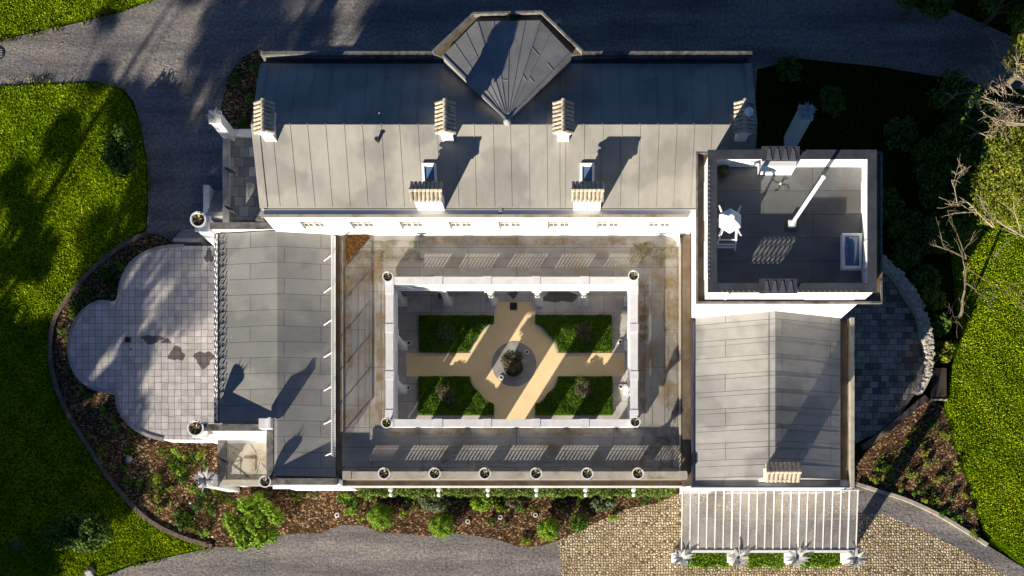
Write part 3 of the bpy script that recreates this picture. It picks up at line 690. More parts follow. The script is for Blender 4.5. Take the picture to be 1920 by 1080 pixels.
for cx, cy in ((8.75, qy0+.12), (8.85, qy1-.18)):
    bl = MB(); bl.box(cx-.72, cy-.22, PT+.001, cx+.72, cy+.26, PT+.16); bl.box(cx-.78, cy-.28, PT+.161, cx+.78, cy+.32, PT+.20)
    hp(bl, 'raised_lead_block', 'lead', parent=TP)
    for k in range(4):
        a = cx-.6+k*.33; hp(MB().prism([(a, cy-.24), (a+.24, cy-.24), (a+.16, cy+.22), (a+.08, cy+.22)], PT+.201, PT+.222), 'lead_point', 'darklead', parent=TP)
hp(MB().box(8.12, qy1-th-.34, DZ-.02, 9.55, qy1-th-.001, PT-.07), 'parapet_pier', 'white')
nb = MB()
for k in range(26):
    t = k/26; nb.box(qx0+.5+t*5.8, qy0-.04, PT+.001, qx0+.54+t*5.8, qy0, PT+.02); nb.box(qx0-.03, qy0+.5+t*4.8, PT+.001, qx0+.01, qy0+.54+t*4.8, PT+.02)
hp(nb, 'coping_fixings', 'greystone', parent=TP)
# skylight on the tower deck
x0_, y0_, _ = P(1579, 504, DZ+.3); x1_, y1_, _ = P(1617, 438, DZ+.3)
x1_ = min(x1_, qx1-th-.08)
k_ = MB(); 
for a in ((x0_, y0_, x1_, y0_+.12), (x0_, y1_-.12, x1_, y1_), (x0_, y0_+.121, x0_+.12, y1_-.121), (x1_-.12, y0_+.121, x1_, y1_-.121)): k_.box(a[0], a[1], DZ, a[2], a[3], DZ+.34)
SK = hp(k_, 'skylight', 'metalwhite')
dm = MB(); n1, n2 = 8, 10; vs = []; fs = []
for i in range(n1+1):
    for j in range(n2+1):
        u = i/n1; v = j/n2; vs.append((x0_+.11+u*(x1_-x0_-.22), y0_+.11+v*(y1_-y0_-.22), DZ+.30+.22*(math.sin(math.pi*u)*math.sin(math.pi*v))**.6))
for i in range(n1):
    for j in range(n2): a = i*(n2+1)+j; fs.append((a, a+n2+1, a+n2+2, a+1))
dm.add(vs, fs); hp(dm, 'dome', 'skyglass', True, parent=SK)

# east wing with ridge roof
WX0, WX1, WY0, WY1 = 5.95, 13.05, 3.45, TY0
hp(MB().box(WX0, WY0, 0, WX1+.25, WY1-.003, 5.2), 'east_wing_wall', 'white')
hp(MB().box(WX1+.251, 11.2, 0, WX1+.252, 11.3, 4), 'wall_strip', 'white') if False else None
wr = MB(); rx = 9.62; ez = 5.45; rz_ = 6.95
wr.add([(6.15, WY0+.35, ez), (rx, WY0+.35, rz_), (12.98, WY0+.35, ez), (6.15, WY1-.004, ez), (rx, WY1-.004, rz_), (12.98, WY1-.004, ez), (6.15, WY0+.35, 5.21), (12.98, WY0+.35, 5.21), (6.15, WY1-.004, 5.21), (12.98, WY1-.004, 5.21)],
       [(0, 1, 4, 3), (1, 2, 5, 4), (0, 6, 7, 2, 1), (3, 4, 5, 9, 8), (0, 3, 8, 6), (2, 7, 9, 5)])
hp(wr, 'east_wing_roof', 'felt_wing')
sm = MB(); yy = WY0+.9; random.seed(5)
while yy < WY1-.3:
    sm.bar((6.2, yy, ez+.02), (rx, yy+.02, rz_+.006), .035, .022); sm.bar((rx, yy+.02, rz_+.006), (12.94, yy+random.uniform(-.05, .05), ez+.01), .035, .022); yy += .80+random.uniform(-.03, .03)
sm.bar((rx-.3, WY0+.4, rz_-.085), (rx-.3, WY1-.1, rz_-.085), .03, .02); hp(sm, 'east_wing_seams', 'felt_wing')
hp(MB().box(12.985, WY0+.36, 5.22, 13.40, WY1-.01, 5.24), 'east_gutter', 'darkgut')
hp(MB().box(13.42, WY0-.05, 4.9, 13.60, WY1-.01, 5.62), 'east_parapet', 'paleledge')
hp(MB().box(13.301, WY0, 0, 13.419, WY1-.01, 5.2), 'east_parapet_wall', 'white')
hp(MB().box(5.55, 3.5, 5.0, 5.94, 15.42, 5.22), 'valley_gutter', 'darkgut')
hp(MB().box(5.951, WY0-.03, 5.201, 6.02, WY1-.003, 5.50).box(6.021, WY0-.03, 5.201, 13.41, WY0+.04, 5.52), 'wing_kerb', 'lead')
hp(MB().box(6.03, WY0+.041, 5.202, rx+.1, WY0+.348, 5.42).box(rx+.101, WY0+.041, 5.202, 12.98, WY0+.348, 5.34), 'south_flashing', 'felt_wing')
chimney(9.80, 3.95, 5.3, 7.75, 1.35, .50, 'x', 8)

# west wing
LX0, LX1 = -16.43, -10.93
hp(MB().box(LX0+.05, 6.5, 0, -14.05, 15.55, 4.9).box(-14.049, 3.95, 0, LX1-.001, 15.549, 4.9), 'west_wing_wall', 'white')
lr = MB(); lrx = -13.55; lz = 5.12; lrz = 5.62
lr.add([(LX0, 6.52, lz), (lrx-.5, 6.52, lrz-.0868), (lrx-.5, 3.98, lrz-.0868), (lrx, 3.98, lrz), (LX1, 3.98, lz), (LX1, 15.5, lz), (lrx, 15.5, lrz), (LX0, 15.5, lz)],
       [(0, 1, 3, 6, 7), (1, 2, 3), (3, 4, 5, 6)])
lr.add([(LX0, 6.52, lz), (LX0, 15.5, lz), (LX0, 15.5, 4.9), (LX0, 6.52, 4.9), (LX1, 3.98, lz), (LX1, 15.5, lz), (LX1, 15.5, 4.9), (LX1, 3.98, 4.9)], [(0, 3, 2, 1)[::-1], (4, 7, 6, 5)])
hp(lr, 'west_wing_roof', 'felt_side')
hp(MB().box(LX1+.001, 3.98, 4.85, RX0-.302+.3, 15.44, 4.99), 'west_valley_gutter', 'darkgut')
hp(MB().box(P(395, 0, 5.8)[0], 15.552, 3.0, P(528, 0, 5.8)[0], 15.80, 5.72), 'north_wing_parapet', 'white')
hp(MB().box(P(395, 0, 5.8)[0]-.05, 15.52, 5.722, P(528, 0, 5.8)[0], 15.83, 5.80), 'parapet_coping', 'coping')
# south wing parapets and porch roof
sx = MB(); cp = MB()
sx.box(-17.0, 6.08, 1.0, -14.05, 6.34, 5.72); cp.box(-17.05, 6.05, 5.722, -14.1, 6.37, 5.80)
sx.box(-14.03, 3.70, 1.0, -13.80, 6.5, 5.55); cp.box(-14.06, 3.72, 5.552, -13.74, 6.6, 5.62)
sx.box(-13.78, 3.55, 1.0, -10.6, 3.80, 5.72); cp.box(-13.9, 3.52, 5.722, -10.7, 3.83, 5.80)
hp(sx, 'south_wing_parapet', 'white'); hp(cp, 'south_parapet_coping', 'coping')
hp(MB().box(-16.9, 5.86, 5.2, -14.05, 5.96, 5.34).box(-16.9, 5.72, 4.85, -14.05, 6.078, 4.93), 'ledge', 'whiteb'); hp(MB().box(-13.9, 3.38, 5.0, -10.75, 3.548, 5.1), 'ledge', 'whiteb')
hp(MB().box(-16.95, 3.80, 0, -14.035, 6.07, 3.55), 'porch_wall', 'white')
hp(MB().box(-16.5, 3.95, 3.552, -14.04, 5.7, 3.60), 'porch_roof', 'paleledge')
pc = MB(); pc.box(-16.95, 3.9, 3.553, -16.55, 5.9, 3.75); hp(pc, 'porch_side_coping', 'coping')
hp(MB().box(-16.95, 3.62, 3.40, -14.04, 3.92, 3.70), 'porch_front_coping', 'paleledge')
hp(MB().box(-15.75, 4.35, 3.601, -15.15, 4.95, 3.66), 'roof_hatch', 'paleledge')
hp(MB().box(-14.25, 6.12, 5.801, -13.80, 6.58, 6.25).box(-13.79, 6.12, 5.801, -13.68, 6.62, 6.35), 'capped_pier', 'whiteb')
cb = MB(); random.seed(9)
for k in range(12):
    a = (random.uniform(-16.4, -14.2), random.uniform(4.0, 5.6)); b = (a[0]+random.uniform(-1.2, 1.2), a[1]+random.uniform(-.9, .9))
    b = (max(-16.5, min(-14.1, b[0])), max(3.95, min(5.65, b[1]))); cb.tube([(a[0], a[1], 3.612), (b[0], b[1], 3.612)], .007, 4)
hp(cb, 'roof_wire', 'cable')
# scrolled ironwork along the west eaves
cr = MB(); yy = 6.75; sgn = 1
xc = LX0-.10
cr.bar((xc, 6.6, 5.14), (xc, 15.45, 5.14), .06, .05)
while yy < 15.3:
    pts = [(xc+.03*sgn*math.sin(t*6), yy+.13*math.sin(t*2*math.pi)*(1-t*.3), 5.16+.30*t) for t in np.linspace(0, 1, 10)]
    cr.tube(pts, .022, 5); pts = [(xc+.02*sgn, yy+.09*math.cos(t*2*math.pi), 5.27+.09*math.sin(t*2*math.pi)) for t in np.linspace(0, 1, 9)]
    cr.tube(pts, .016, 5); yy += .27; sgn = -sgn
hp(cr, 'scrolled_cresting', 'metalwhite')
hp(MB().box(LX0-.25, 6.5, 4.95, LX0-.003, 15.5, 5.10), 'west_gutter', 'coping')
# picket railing above the valley
ra = MB(); xr = LX1+.02; ya, yb = 4.9, 15.35
ra.bar((xr, ya, 6.0), (xr, yb, 6.0), .045, .045); ra.bar((xr, ya, 5.22), (xr, yb, 5.22), .045, .045)
yy = ya
while yy < yb: ra.bar((xr, yy, 5.2), (xr, yy, 6.0), .02, .02); yy += .115
RA = hp(ra, 'roof_railing', 'metalwhite')
for py in (484, 544, 605, 666, 729, 792, 853):
    y = P(0, py, 5.6)[1]; hp(MB().tube([(xr, y+.06, 5.95), (xr-.52, y-.03, 5.22)], .028, 6), 'railing_stay', 'metalwhite', parent=RA)

# glass canopy on the south face of the east wing
CX = [5.74, 14.36]; cyn, cys = 3.40, .50; czn, czs = 3.35, 2.95
gl = MB().slab([(CX[0], cys, czs), (CX[1], cys, czs), (CX[1], cyn, czn), (CX[0], cyn, czn)], .015)
CG = hp(gl, 'glass_canopy', 'canopy')
for k in range(22):
    x = CX[0]+(CX[1]-CX[0])*k/21
    hp(MB().bar((x, cys, czs+.011), (x, cyn, czn+.011), .055 if k not in (6, 14, 20) else .08, .02), 'rafter', 'metalwhite', parent=CG)
hp(MB().box(CX[0]-.02, cys-.14, czs-.12, CX[1]+.02, cys-.02, czs+.06).box(CX[0]-.05, cyn+.005, czn-.1, CX[1]+.05-.0, cyn+.04, czn+.1), 'eaves_beam', 'metalwhite', parent=CG)
hp(MB().box(CX[0]+.1, 2.0, 3.0, CX[1]-.1, 2.06, 3.1), 'cross_beam', 'metalwhite', parent=CG)
hp(MB().box(13.31, WY0-.002+.01, 0, 14.3, WY0+.3, 3.2), 'canopy_return_wall', 'white')

# ---------------------------------------------------------------- courtyard
g = MB(); g.box(RX0, RY0+.31, -.1, RX1, 15.44, ZF); struct(g.build('court_paving', 'court'))
cc = P(964, 683, ZF)
pth = MB(); r = 2.28
pa = XY([(927, 566), (1003, 566), (1003, 786), (927, 786)], ZF); pb = XY([(762, 662), (1171, 662), (1171, 706), (762, 706)], ZF)
# one outline: cross plus circle
def crosspoly():
    hx0, hx1 = pa[0][0]-cc[0], pa[1][0]-cc[0]; vy1, vy0 = pa[0][1]-cc[1], pa[2][1]-cc[1]; ex0, ex1 = pb[0][0]-cc[0], pb[1][0]-cc[0]; ky1, ky0 = pb[0][1]-cc[1], pb[2][1]-cc[1]
    pts = []
    def arc(a, b):
        for t in np.linspace(a, b, 9): pts.append((r*math.cos(t), r*math.sin(t)))
    pts.append((ex1, ky0)); pts.append((ex1, ky1)); arc(math.asin(ky1/r), math.acos(hx1/r))
    pts.append((hx1, vy1)); pts.append((hx0, vy1)); arc(math.acos(hx0/r), math.pi-math.asin(ky1/r))
    pts.append((ex0, ky1)); pts.append((ex0, ky0)); arc(math.pi-math.asin(ky0/r), 2*math.pi-math.acos(hx0/r))
    pts.append((hx0, vy0)); pts.append((hx1, vy0)); arc(-math.acos(hx1/r), math.asin(ky0/r))
    return [(x+cc[0], y+cc[1]) for x, y in pts]
pth.flat(crosspoly(), ZF+.012); struct(pth.build('buff_path', 'buff'))
m = MB().lathe(cc[0], cc[1], [(1.13, ZF), (1.13, ZF+.03)], 48); struct(m.build('stone_circle', 'greystone'))
def bed(pxy, label):
    q = XY(pxy, ZF); cx = sum(p[0] for p in q)/4; cy = sum(p[1] for p in q)/4
    (ax, ay), (bx, by) = q[0], q[2]; n = 34000; pts = np.stack([RNG.uniform(min(ax, bx), max(ax, bx), n), RNG.uniform(min(ay, by), max(ay, by), n)], 1)
    d = np.hypot(pts[:, 0]-cc[0], pts[:, 1]-cc[1]); pts = pts[d > 2.33+.05*np.sin(pts[:, 0]*9)]; n = len(pts)
    t = thing('low_hedge', label, 'hedge', (cx, cy, ZF), 'low green beds between the buff paths')
    z = ZF+.13+.05*np.sin(pts[:, 0]*5.1+1)*np.cos(pts[:, 1]*4.3)+RNG.random(n)*.13
    p = np.column_stack([pts, z]); nr = RNG.normal(size=(n, 3))*.8; nr[:, 2] += .7; nr /= np.linalg.norm(nr, axis=1)[:, None]
    u = np.cross(nr, RNG.normal(size=(n, 3))); u /= np.linalg.norm(u, axis=1)[:, None]; v = np.cross(nr, u); s = (.02+.03*RNG.random(n))[:, None]
    quads_obj('foliage', np.stack([p-u*s, p+v*s*.6, p+u*s, p-v*s*.6], 1).reshape(-1, 3), 'cover', t)
    # soil body
    pol = []
    x0, x1 = sorted((ax, bx)); y0, y1 = sorted((ay, by))
    base_ = [(x0, y0), (x1, y0), (x1, y1), (x0, y1)]
    far = [p for p in base_ if math.hypot(p[0]-cc[0], p[1]-cc[1]) > 2.4]
    per = []
    for i in range(4):
        a = base_[i]; b = base_[(i+1) % 4]
        for k in range(30): per.append((a[0]+(b[0]-a[0])*k/30, a[1]+(b[1]-a[1])*k/30))
    per2 = []
    for p_ in per:
        dd = math.hypot(p_[0]-cc[0], p_[1]-cc[1])
        if dd < 2.36: ux_, uy_ = (p_[0]-cc[0])/dd, (p_[1]-cc[1])/dd; p_ = (cc[0]+ux_*2.36, cc[1]+uy_*2.36)
        per2.append(p_)
    MB().prism(per2, ZF+.002, ZF+.11).build('base_growth', 'soil', t)
bed([(786, 593), (926, 593), (926, 661), (786, 661)], 'shaded low green bed in upper left quarter of courtyard')
bed([(1004, 592), (1147, 592), (1147, 661), (1004, 661)], 'low green bed in upper right quarter of courtyard')
bed([(785, 707), (926, 707), (926, 779), (785, 779)], 'low green bed in lower left quarter of courtyard')
bed([(1004, 707), (1148, 707), (1148, 779), (1004, 779)], 'low green bed in lower right quarter of courtyard')
def stems(m, x, y, z0, z1, r, n=5, th=.02):
    for k in range(n):
        a = 6.28*k/n+.4; m.tube([(x, y, z0), (x+math.cos(a)*r*.25, y+math.sin(a)*r*.25, (z0+z1)/2), (x+math.cos(a)*r*.6, y+math.sin(a)*r*.6, z1)], [th, th*.7, th*.3], 5)
def shrub(name, label, px, py, r, h, mat, n, size, z0=0.0, group=None, cat='shrub', lumps=6, seed=1, ry=None, dens=.5, lr=.46):
    random.seed(seed); zc = z0+h*.5; x, y, _ = P(px, py, zc); ry = ry or r
    t = thing(name, label, cat, (x, y, z0), group)
    bl = [(x, y, z0+h*.35, r*(.72 if lr > .4 else .5), ry*(.72 if lr > .4 else .5), h*.5, .8)]
    for k in range(lumps):
        a = 6.28*k/lumps+random.random()*.6; q = dens*random.uniform(.8, 1.15); bl.append((x+math.cos(a)*r*q, y+math.sin(a)*ry*q, z0+h*random.uniform(.3, .55), r*lr, ry*lr, h*lr, 1))
    quads_obj('foliage', leaves(bl, n, size), mat, t)
    m = MB(); stems(m, x, y, z0-.02, z0+h*.6, min(r, ry)*.7, 6, max(.015, r*.04)); m.build('stems', 'bark', t)
    return t
shrub('shrub', 'bushy olive and pink toned shrub in planter at centre of stone circle', 960, 676, .62, .62, 'olive', 2400, .05, ZF+.3, lumps=8, seed=2)
x, y, _ = P(963, 690, ZF+.2); t = thing('round_planter', 'dark round planter holding bushy shrub at courtyard centre', 'planter', (x, y, ZF))
MB().lathe(x, y, [(.36, ZF+.031), (.46, ZF+.40), (.49, ZF+.42), (.49, ZF+.46), (.42, ZF+.46), (.41, ZF+.40)], 24).build('pot', 'darkmetal', t); MB().lathe(x, y, [(.40, ZF+.38), (.40, ZF+.405)], 16).build('soil', 'soil', t)
for (px, py, lab, mt) in ((836, 624, 'sparse shaded shrub in upper left courtyard bed', 'greyleaf'), (1095, 622, 'brownish open shrub in upper right courtyard bed', 'olive'), (834, 738, 'pale pinkish shrub in lower left courtyard bed', 'olive'), (1095, 728, 'pale shrub in lower right courtyard bed', 'olive')):
    shrub('shrub', lab, px, py, .56, .30, mt, 800, .045, ZF+.22, 'shrubs in the courtyard beds', lumps=7, seed=int(px))
shrub('shrub', 'small bright leafy shrub by path corner in upper left courtyard bed', 893, 612, .3, .4, 'leaf', 420, .05, ZF+.22, lumps=4, seed=4)

# round ground lights
GL = None
def glight(px, py, z, label, group):
    global GL
    if GL is None:
        GL = thing('ground_light', '', 'ground light', (0, 0, 0)); 
        MB().lathe(0, 0, [(.12, -.01), (.12, .05), (.085, .055), (.085, .03)], 20).build('ring', 'metalwhite', GL)
        MB().lathe(0, 0, [(.07, .0), (.07, .045), (.03, .05)], 16).build('lens', 'glass_d', GL)
        o = GL
    else: o = copy_tree(GL)
    o.location = P(px, py, z); o['label'] = label; o['group'] = group; return o
zl = ZF+.006
for px, py, lab, z in ((921, 573, 'round ground light left of path top under north colonnade', zl), (1008, 572, 'round ground light right of path top under north colonnade', zl), (767, 643, 'round ground light by left bay above the left path arm', zl), (766, 727, 'round ground light by left bay below the left path arm', zl),
    (1163, 641, 'round ground light above the right path arm', zl), (1164, 725, 'round ground light below the right path arm', zl), (988, 660, 'round ground light upper right of centre shrub on stone circle', ZF+.035), (940, 708, 'round ground light lower left of centre shrub on stone circle', ZF+.035)):
    glight(px, py, z, lab, 'round ground lights in the courtyard')
for px, py, lab in ((632, 966, 'bed light in bare bark left of first round bush'), (877, 978, 'bed light right of second round bush'), (938, 970, 'bed light between two small green perennials'), (1004, 966, 'bed light just above the third round bush')):
    glight(px, py, .04, lab, 'small lights in the bark bed')
for px, lab in ((1372, 'round light at foot of second canopy pillar'), (1476, 'round light at foot of third canopy pillar'), (1581, 'round light at foot of rightmost canopy pillar')):
    glight(px, 1054, .03, lab, 'lights below the canopy pillars')

# ---------------------------------------------------------------- urns
def make_urn():
    t = thing('urn', '', 'urn', (0, 0, 0), 'white urns with spiky plants on the parapets')
    MB().lathe(0, 0, [(.15, 0), (.15, .05), (.07, .10), (.07, .16), (.17, .26), (.24, .40), (.29, .50), (.30, .55), (.245, .55), (.235, .40), (.2, .36)], 28).build('bowl', 'metalwhite', t, False)
    MB().lathe(0, 0, [(.225, .40), (.225, .42)], 20).build('soil', 'soil', t)
    V = []
    for k in range(9):
        a = 6.28*k/9+.3*(k % 2); L = .20+.07*((k*7) % 3)/2; wd = .026; c, s = math.cos(a), math.sin(a)
        V += [(-s*wd*.5, c*wd*.5, .47), (c*L*.5-s*wd, s*L*.5+c*wd, .60), (c*L, s*L, .66+.05*(k % 3)), (c*L*.5+s*wd, s*L*.5-c*wd, .60)]
    quads_obj('plant', np.array(V), 'succ', t); return t
U = make_urn(); first = True
def urn(px, py, z, label, sc=1.0, rz=0.):
    global first
    zr = z+.5*sc; x, y, _ = P(px, py, zr)
    o = U if first else copy_tree(U); first = False
    o.location = (x, y, z); o['label'] = label; o.rotation_euler = (0, 0, rz); o.scale = (sc,)*3; return o
for i, (px, py, lab) in enumerate(((727, 519, 'white urn on upper left corner of courtyard parapet'), (1188, 517, 'white urn on upper right corner of courtyard parapet'), (725, 793, 'white urn on lower left corner of courtyard parapet'), (1191, 791, 'white urn on lower right corner of courtyard parapet'))):
    urn(px, py, 5.80, lab, .86, i*1.1)
nm = ['leftmost', 'second', 'third', 'fourth', 'fifth', 'rightmost']
for i, px in enumerate((720, 815, 909, 1005, 1101, 1196)): urn(px, 888, 5.80, nm[i]+' of the six white urns along the front balustrade', .95, i*.9)
urn(372, 412, 5.55, 'large white urn on white post at top left end of west wing', 1.25)
urn(367, 803, 5.55, 'large white urn above lower right corner of trefoil terrace', 1.3, 1)
urn(497, 903, 5.62, 'white urn at right front corner of small porch roof', .95, 2)
for (px, py, lab) in ((372, 412, 'square white post carrying the top left urn'), (367, 803, 'square white post carrying urn beside trefoil terrace')):
    x, y, _ = P(px, py, 6.1); t = thing('post', lab, 'post', (x, y, 0))
    MB().box(x-.3, y-.3, 0, x+.3, y+.3, 5.4).build('shaft', 'white', t); MB().box(x-.36, y-.36, 5.402, x+.36, y+.36, 5.54).build('cap', 'whiteb', t)

# ---------------------------------------------------------------- agave pillars
def agave(t, x, y, z, r, n=13, seed=0, mat='agave'):
    random.seed(seed)
    for k in range(n):
        a = 6.28*k/n+random.uniform(-.2, .2); L = r*random.uniform(.75, 1.1); el = random.uniform(.1, .75); c, s = math.cos(a), math.sin(a)
        m = MB(); vs = []; fs = []; N = 6
        for i in range(N+1):
            q = i/N; d = L*q*math.cos(el)+.03; zz = z+L*q*math.sin(el)-L*.25*q*q+.02; wd = .075*r/.65*math.sin(math.pi*min(1, .12+.88*(1-q)**.8)*.5+.2)*(1-q**3)+.004
            for kk, (oo, dz) in enumerate(((-wd, .03), (0, 0), (wd, .03), (0, .035))): vs.append((x+c*d-s*oo, y+s*d+c*oo, zz+dz))
        for i in range(N):
            for kk in range(4): a0 = i*4+kk; b0 = i*4+(kk+1) % 4; fs.append((a0, b0, b0+4, a0+4))
        fs.append((0, 3, 2, 1)); fs.append((N*4, N*4+1, N*4+2, N*4+3)); m.add(vs, fs); m.build('leaf', mat, t)
def pillar(x, y, zb, zt, label, w=.6, r=.62, seed=0, group=None, mat='agave'):
    t = thing('pillar', label, 'pillar', (x, y, zb), group)
    MB().box(x-w/2, y-w/2, zb, x+w/2, y+w/2, zt-.15).build('shaft', 'white', t)
    MB().box(x-w/2-.05, y-w/2-.05, zt-.148, x+w/2+.05, y+w/2+.05, zt).build('cap', 'whiteb', t)
    pl = MB(); 
    for s in (-1, 1): pl.box(x+s*(w*.28)-.03, y-w/2-.02, zb+.2, x+s*(w*.28)+.03, y-w/2-.002, zt-.3)
    pl.build('panel_moulding', 'whiteb', t)
    a = thing('agave', label.replace('white pillar', 'grey agave sculpture with pointed leaves'), 'agave', (x, y, zt), 'pointed agave sculptures on pillars')
    MB().lathe(x, y, [(.16, zt+.002), (.2, zt+.12), (.1, zt+.16)], 12).build('base', mat, a); agave(a, x, y, zt+.1, r, 14, seed, mat)
pillar(-17.0, 21.5, ZF-.3, 4.0, 'white pillar at top end of west walk', .5, .42, 1)
pillar(11.45, 21.3, ZF-.3, 5.0, 'shaded white pillar beyond the tower', .6, .5, 2)
pillar(-17.25, 3.85, 0, 4.6, 'white pillar at left front corner of porch', .62, .62, 3)
for i, px in enumerate((1283, 1389, 1500, 1610)):
    x, y, _ = P(px, 1046, 2.9); pillar(x-.12, y, 0, 2.8, ('leftmost', 'second', 'third', 'rightmost')[i]+' white pillar below the glass canopy', .5, .68, 10+i, 'pillars in front of the glass canopy')
g = MB(); g.box(9.6, 16.8, 0, 11.7, 20.9, ZF); struct(g.build('east_walk', 'eterr'))

# hedges between pillars and along the facade
def boxhedge(px0, py0, px1, py1, z0, z1, label, n, mat='lime', size=.05, group=None):
    zc = (z0+z1)/2; x0, y0, _ = P(px0, py0, z1); x1, y1, _ = P(px1, py1, z1); x0, x1 = sorted((x0, x1)); y0, y1 = sorted((y0, y1))
    t = thing('hedge', label, 'hedge', ((x0+x1)/2, (y0+y1)/2, z0), group)
    MB().box(x0+.08, y0+.08, z0-.02, x1-.08, y1-.08, z1-.1).build('inner_growth', 'soil', t)
    f = RNG.random(n); p = np.column_stack([RNG.uniform(x0, x1, n), RNG.uniform(y0, y1, n), z1-RNG.random(n)*.14+.05*np.sin(RNG.random(n)*9)])
    sd = f < .35; k = RNG.integers(0, 4, n)
    p[sd & (k < 2), 1] = y0+RNG.random((sd & (k < 2)).sum())*.06; p[sd & (k == 2), 0] = x0+RNG.random((sd & (k == 2)).sum())*.06; p[sd & (k == 3), 0] = x1-RNG.random((sd & (k == 3)).sum())*.06
    p[sd, 2] = RNG.uniform(z0, z1, sd.sum())
    p[:, 0] += .05*np.sin(p[:, 1]*7+p[:, 2]*5); p[:, 1] += .06*np.sin(p[:, 0]*5)+.04*np.sin(p[:, 0]*13)
    nr = RNG.normal(size=(n, 3)); nr[:, 2] += .6; nr /= np.linalg.norm(nr, axis=1)[:, None]
    u = np.cross(nr, RNG.normal(size=(n, 3))); u /= np.linalg.norm(u, axis=1)[:, None]; v = np.cross(nr, u); s = size*(.6+.8*RNG.random(n))[:, None]
    quads_obj('foliage', np.stack([p-u*s, p+v*s*.6, p+u*s, p-v*s*.6], 1).reshape(-1, 3), mat, t)
for a, b, lab in ((1293, 1365, 'short lime green hedge between the first and second canopy pillars'), (1405, 1470, 'short lime green hedge between the middle two canopy pillars'), (1508, 1577, 'short lime green hedge beside the rightmost canopy pillar')):
    boxhedge(a, 1036, b, 1063, 0, .7, lab, 5200, 'lime', .045, 'hedges between canopy pillars')
boxhedge(672, 911, 1265, 929, 0, 1.55, 'long clipped green hedge against the front wall', 30000, 'box', .055)
for i, px in enumerate((733, 823, 915, 1006, 1098, 1188)):
    x = P(px, 0, 4.2)[0]; y = RY0-.3; t = thing('wall_bracket', nm[i]+' of the six small white brackets over the long hedge', 'bracket', (x, y, 4.2), 'white brackets on the front wall')
    MB().bar((x, y+.29, 4.3), (x, y-.1, 4.3), .05, .05).build('arm', 'metalwhite', t)
    MB().lathe(x, y-.12, [(.02, 4.1), (.11, 4.16), (.11, 4.3), (.03, 4.36)], 12).build('knob', 'metalwhite', t, True); MB().lathe(x, y-.36, [(.02, 4.1), (.09, 4.15), (.09, 4.25), (.02, 4.32)], 12).build('tip', 'metalwhite', t, True)

# ---------------------------------------------------------------- roof furniture on the tower
x, y, _ = P(1484, 421, DZ); t = thing('flagpole', 'tall white flagpole standing on the tower roof', 'flagpole', (x, y, DZ))
MB().box(x-.28, y-.26, DZ, x+.28, y+.2, DZ+.06).build('base_plate', 'coping', t); MB().box(x-.17, y-.15, DZ+.061, x+.17, y+.12, DZ+.22).build('socket', 'metalwhite', t)
MB().tube([(x, y, DZ+.2), (x, y, DZ+3), (x, y, DZ+5.8)], [.085, .08, .07], 14).build('pole', 'metalwhite', t, True); MB().lathe(x, y, [(.07, DZ+5.8), (.1, DZ+5.86), (.07, DZ+5.95), (.01, DZ+5.98)], 14).build('finial', 'metalwhite', t, True)
x, y, _ = P(1366, 412, 12.4); x = 6.75; y = P(0, 415, 12.3)[1]
t = thing('lantern_turret', 'white six sided pointed lantern on open frame inside tower parapet', 'lantern', (x, y, DZ))
fr = MB()
for sx_ in (-1, 1):
    for sy in (-1, 1): fr.bar((x+sx_*.42, y+sy*.55-.25, DZ), (x+sx_*.28, y+sy*.3, 12.3), .07, .07)
for zz, q in ((DZ+.35, .5), (DZ+.75, .42)):
    fr.bar((x-.4, y-q-.15, zz), (x+.4, y-q-.15, zz), .05, .05); fr.bar((x-.38, y+q-.1, zz), (x+.38, y+q-.1, zz), .05, .05)
for k in range(5): fr.bar((x-.42, y-.72+.0*k, DZ+.08+k*.05), (x+.42, y-.72, DZ+.08+k*.05), .03, .02)
fr.build('frame', 'metalwhite', t)
m = MB(); vs = []
for rr, zz in ((.50, 12.30), (.52, 12.36), (.36, 12.62), (.14, 12.78)):
    for k in range(6): a = 6.28318*k/6+.5; vs.append((x+rr*math.cos(a), y+rr*math.sin(a), zz))
fs = [(i*6+k, i*6+(k+1) % 6, i*6+6+(k+1) % 6, i*6+6+k) for i in range(3) for k in range(6)]+[tuple(range(5, -1, -1)), tuple(18+k for k in range(6))]
m.add(vs, fs).build('pointed_roof', 'metalwhite', t); MB().lathe(x, y, [(.12, 12.78), (.09, 12.9), (.13, 12.98), (.1, 13.08), (.02, 13.14)], 12).build('finial', 'metalwhite', t, True)
for k in range(4): MB().tube([(x+(-.3 if k % 2 else .3), y+(-.3 if k < 2 else .3), 12.3), (x+(-.45 if k % 2 else .45), y+(-.62 if k < 2 else .62), 12.42)], [.05, .03], 6).build('corner_horn', 'metalwhite', t)
x, y, _ = P(1463, 345, DZ); t = thing('aerial_base', 'small metal fixing with looped black cables on tower roof', 'aerial base', (x, y, DZ))
MB().lathe(x, y, [(.05, DZ), (.05, DZ+.12), (.02, DZ+.14)], 10).build('stub', 'paleledge', t); m = MB()
for a0 in (.6, 2.4, 4.0, 5.6):
    m.tube([(x+.42*q*math.cos(a0+.5*math.sin(q*3)), y+.36*q*math.sin(a0+.4*math.sin(q*3.1)), DZ+.012) for q in np.linspace(.08, 1, 8)], .013, 4)
m.build('cable_loops', 'cable', t)
random.seed(12); x, y, _ = P(1352, 318, DZ+.2); t = thing('plant_clump', 'dark weed clump in shaded upper left corner of tower roof', 'plant', (x+.05, y, DZ))
quads_obj('foliage', leaves([(x+.1, y, DZ+.1, .3, .35, .3)], 220, .06), 'greyleaf', t)
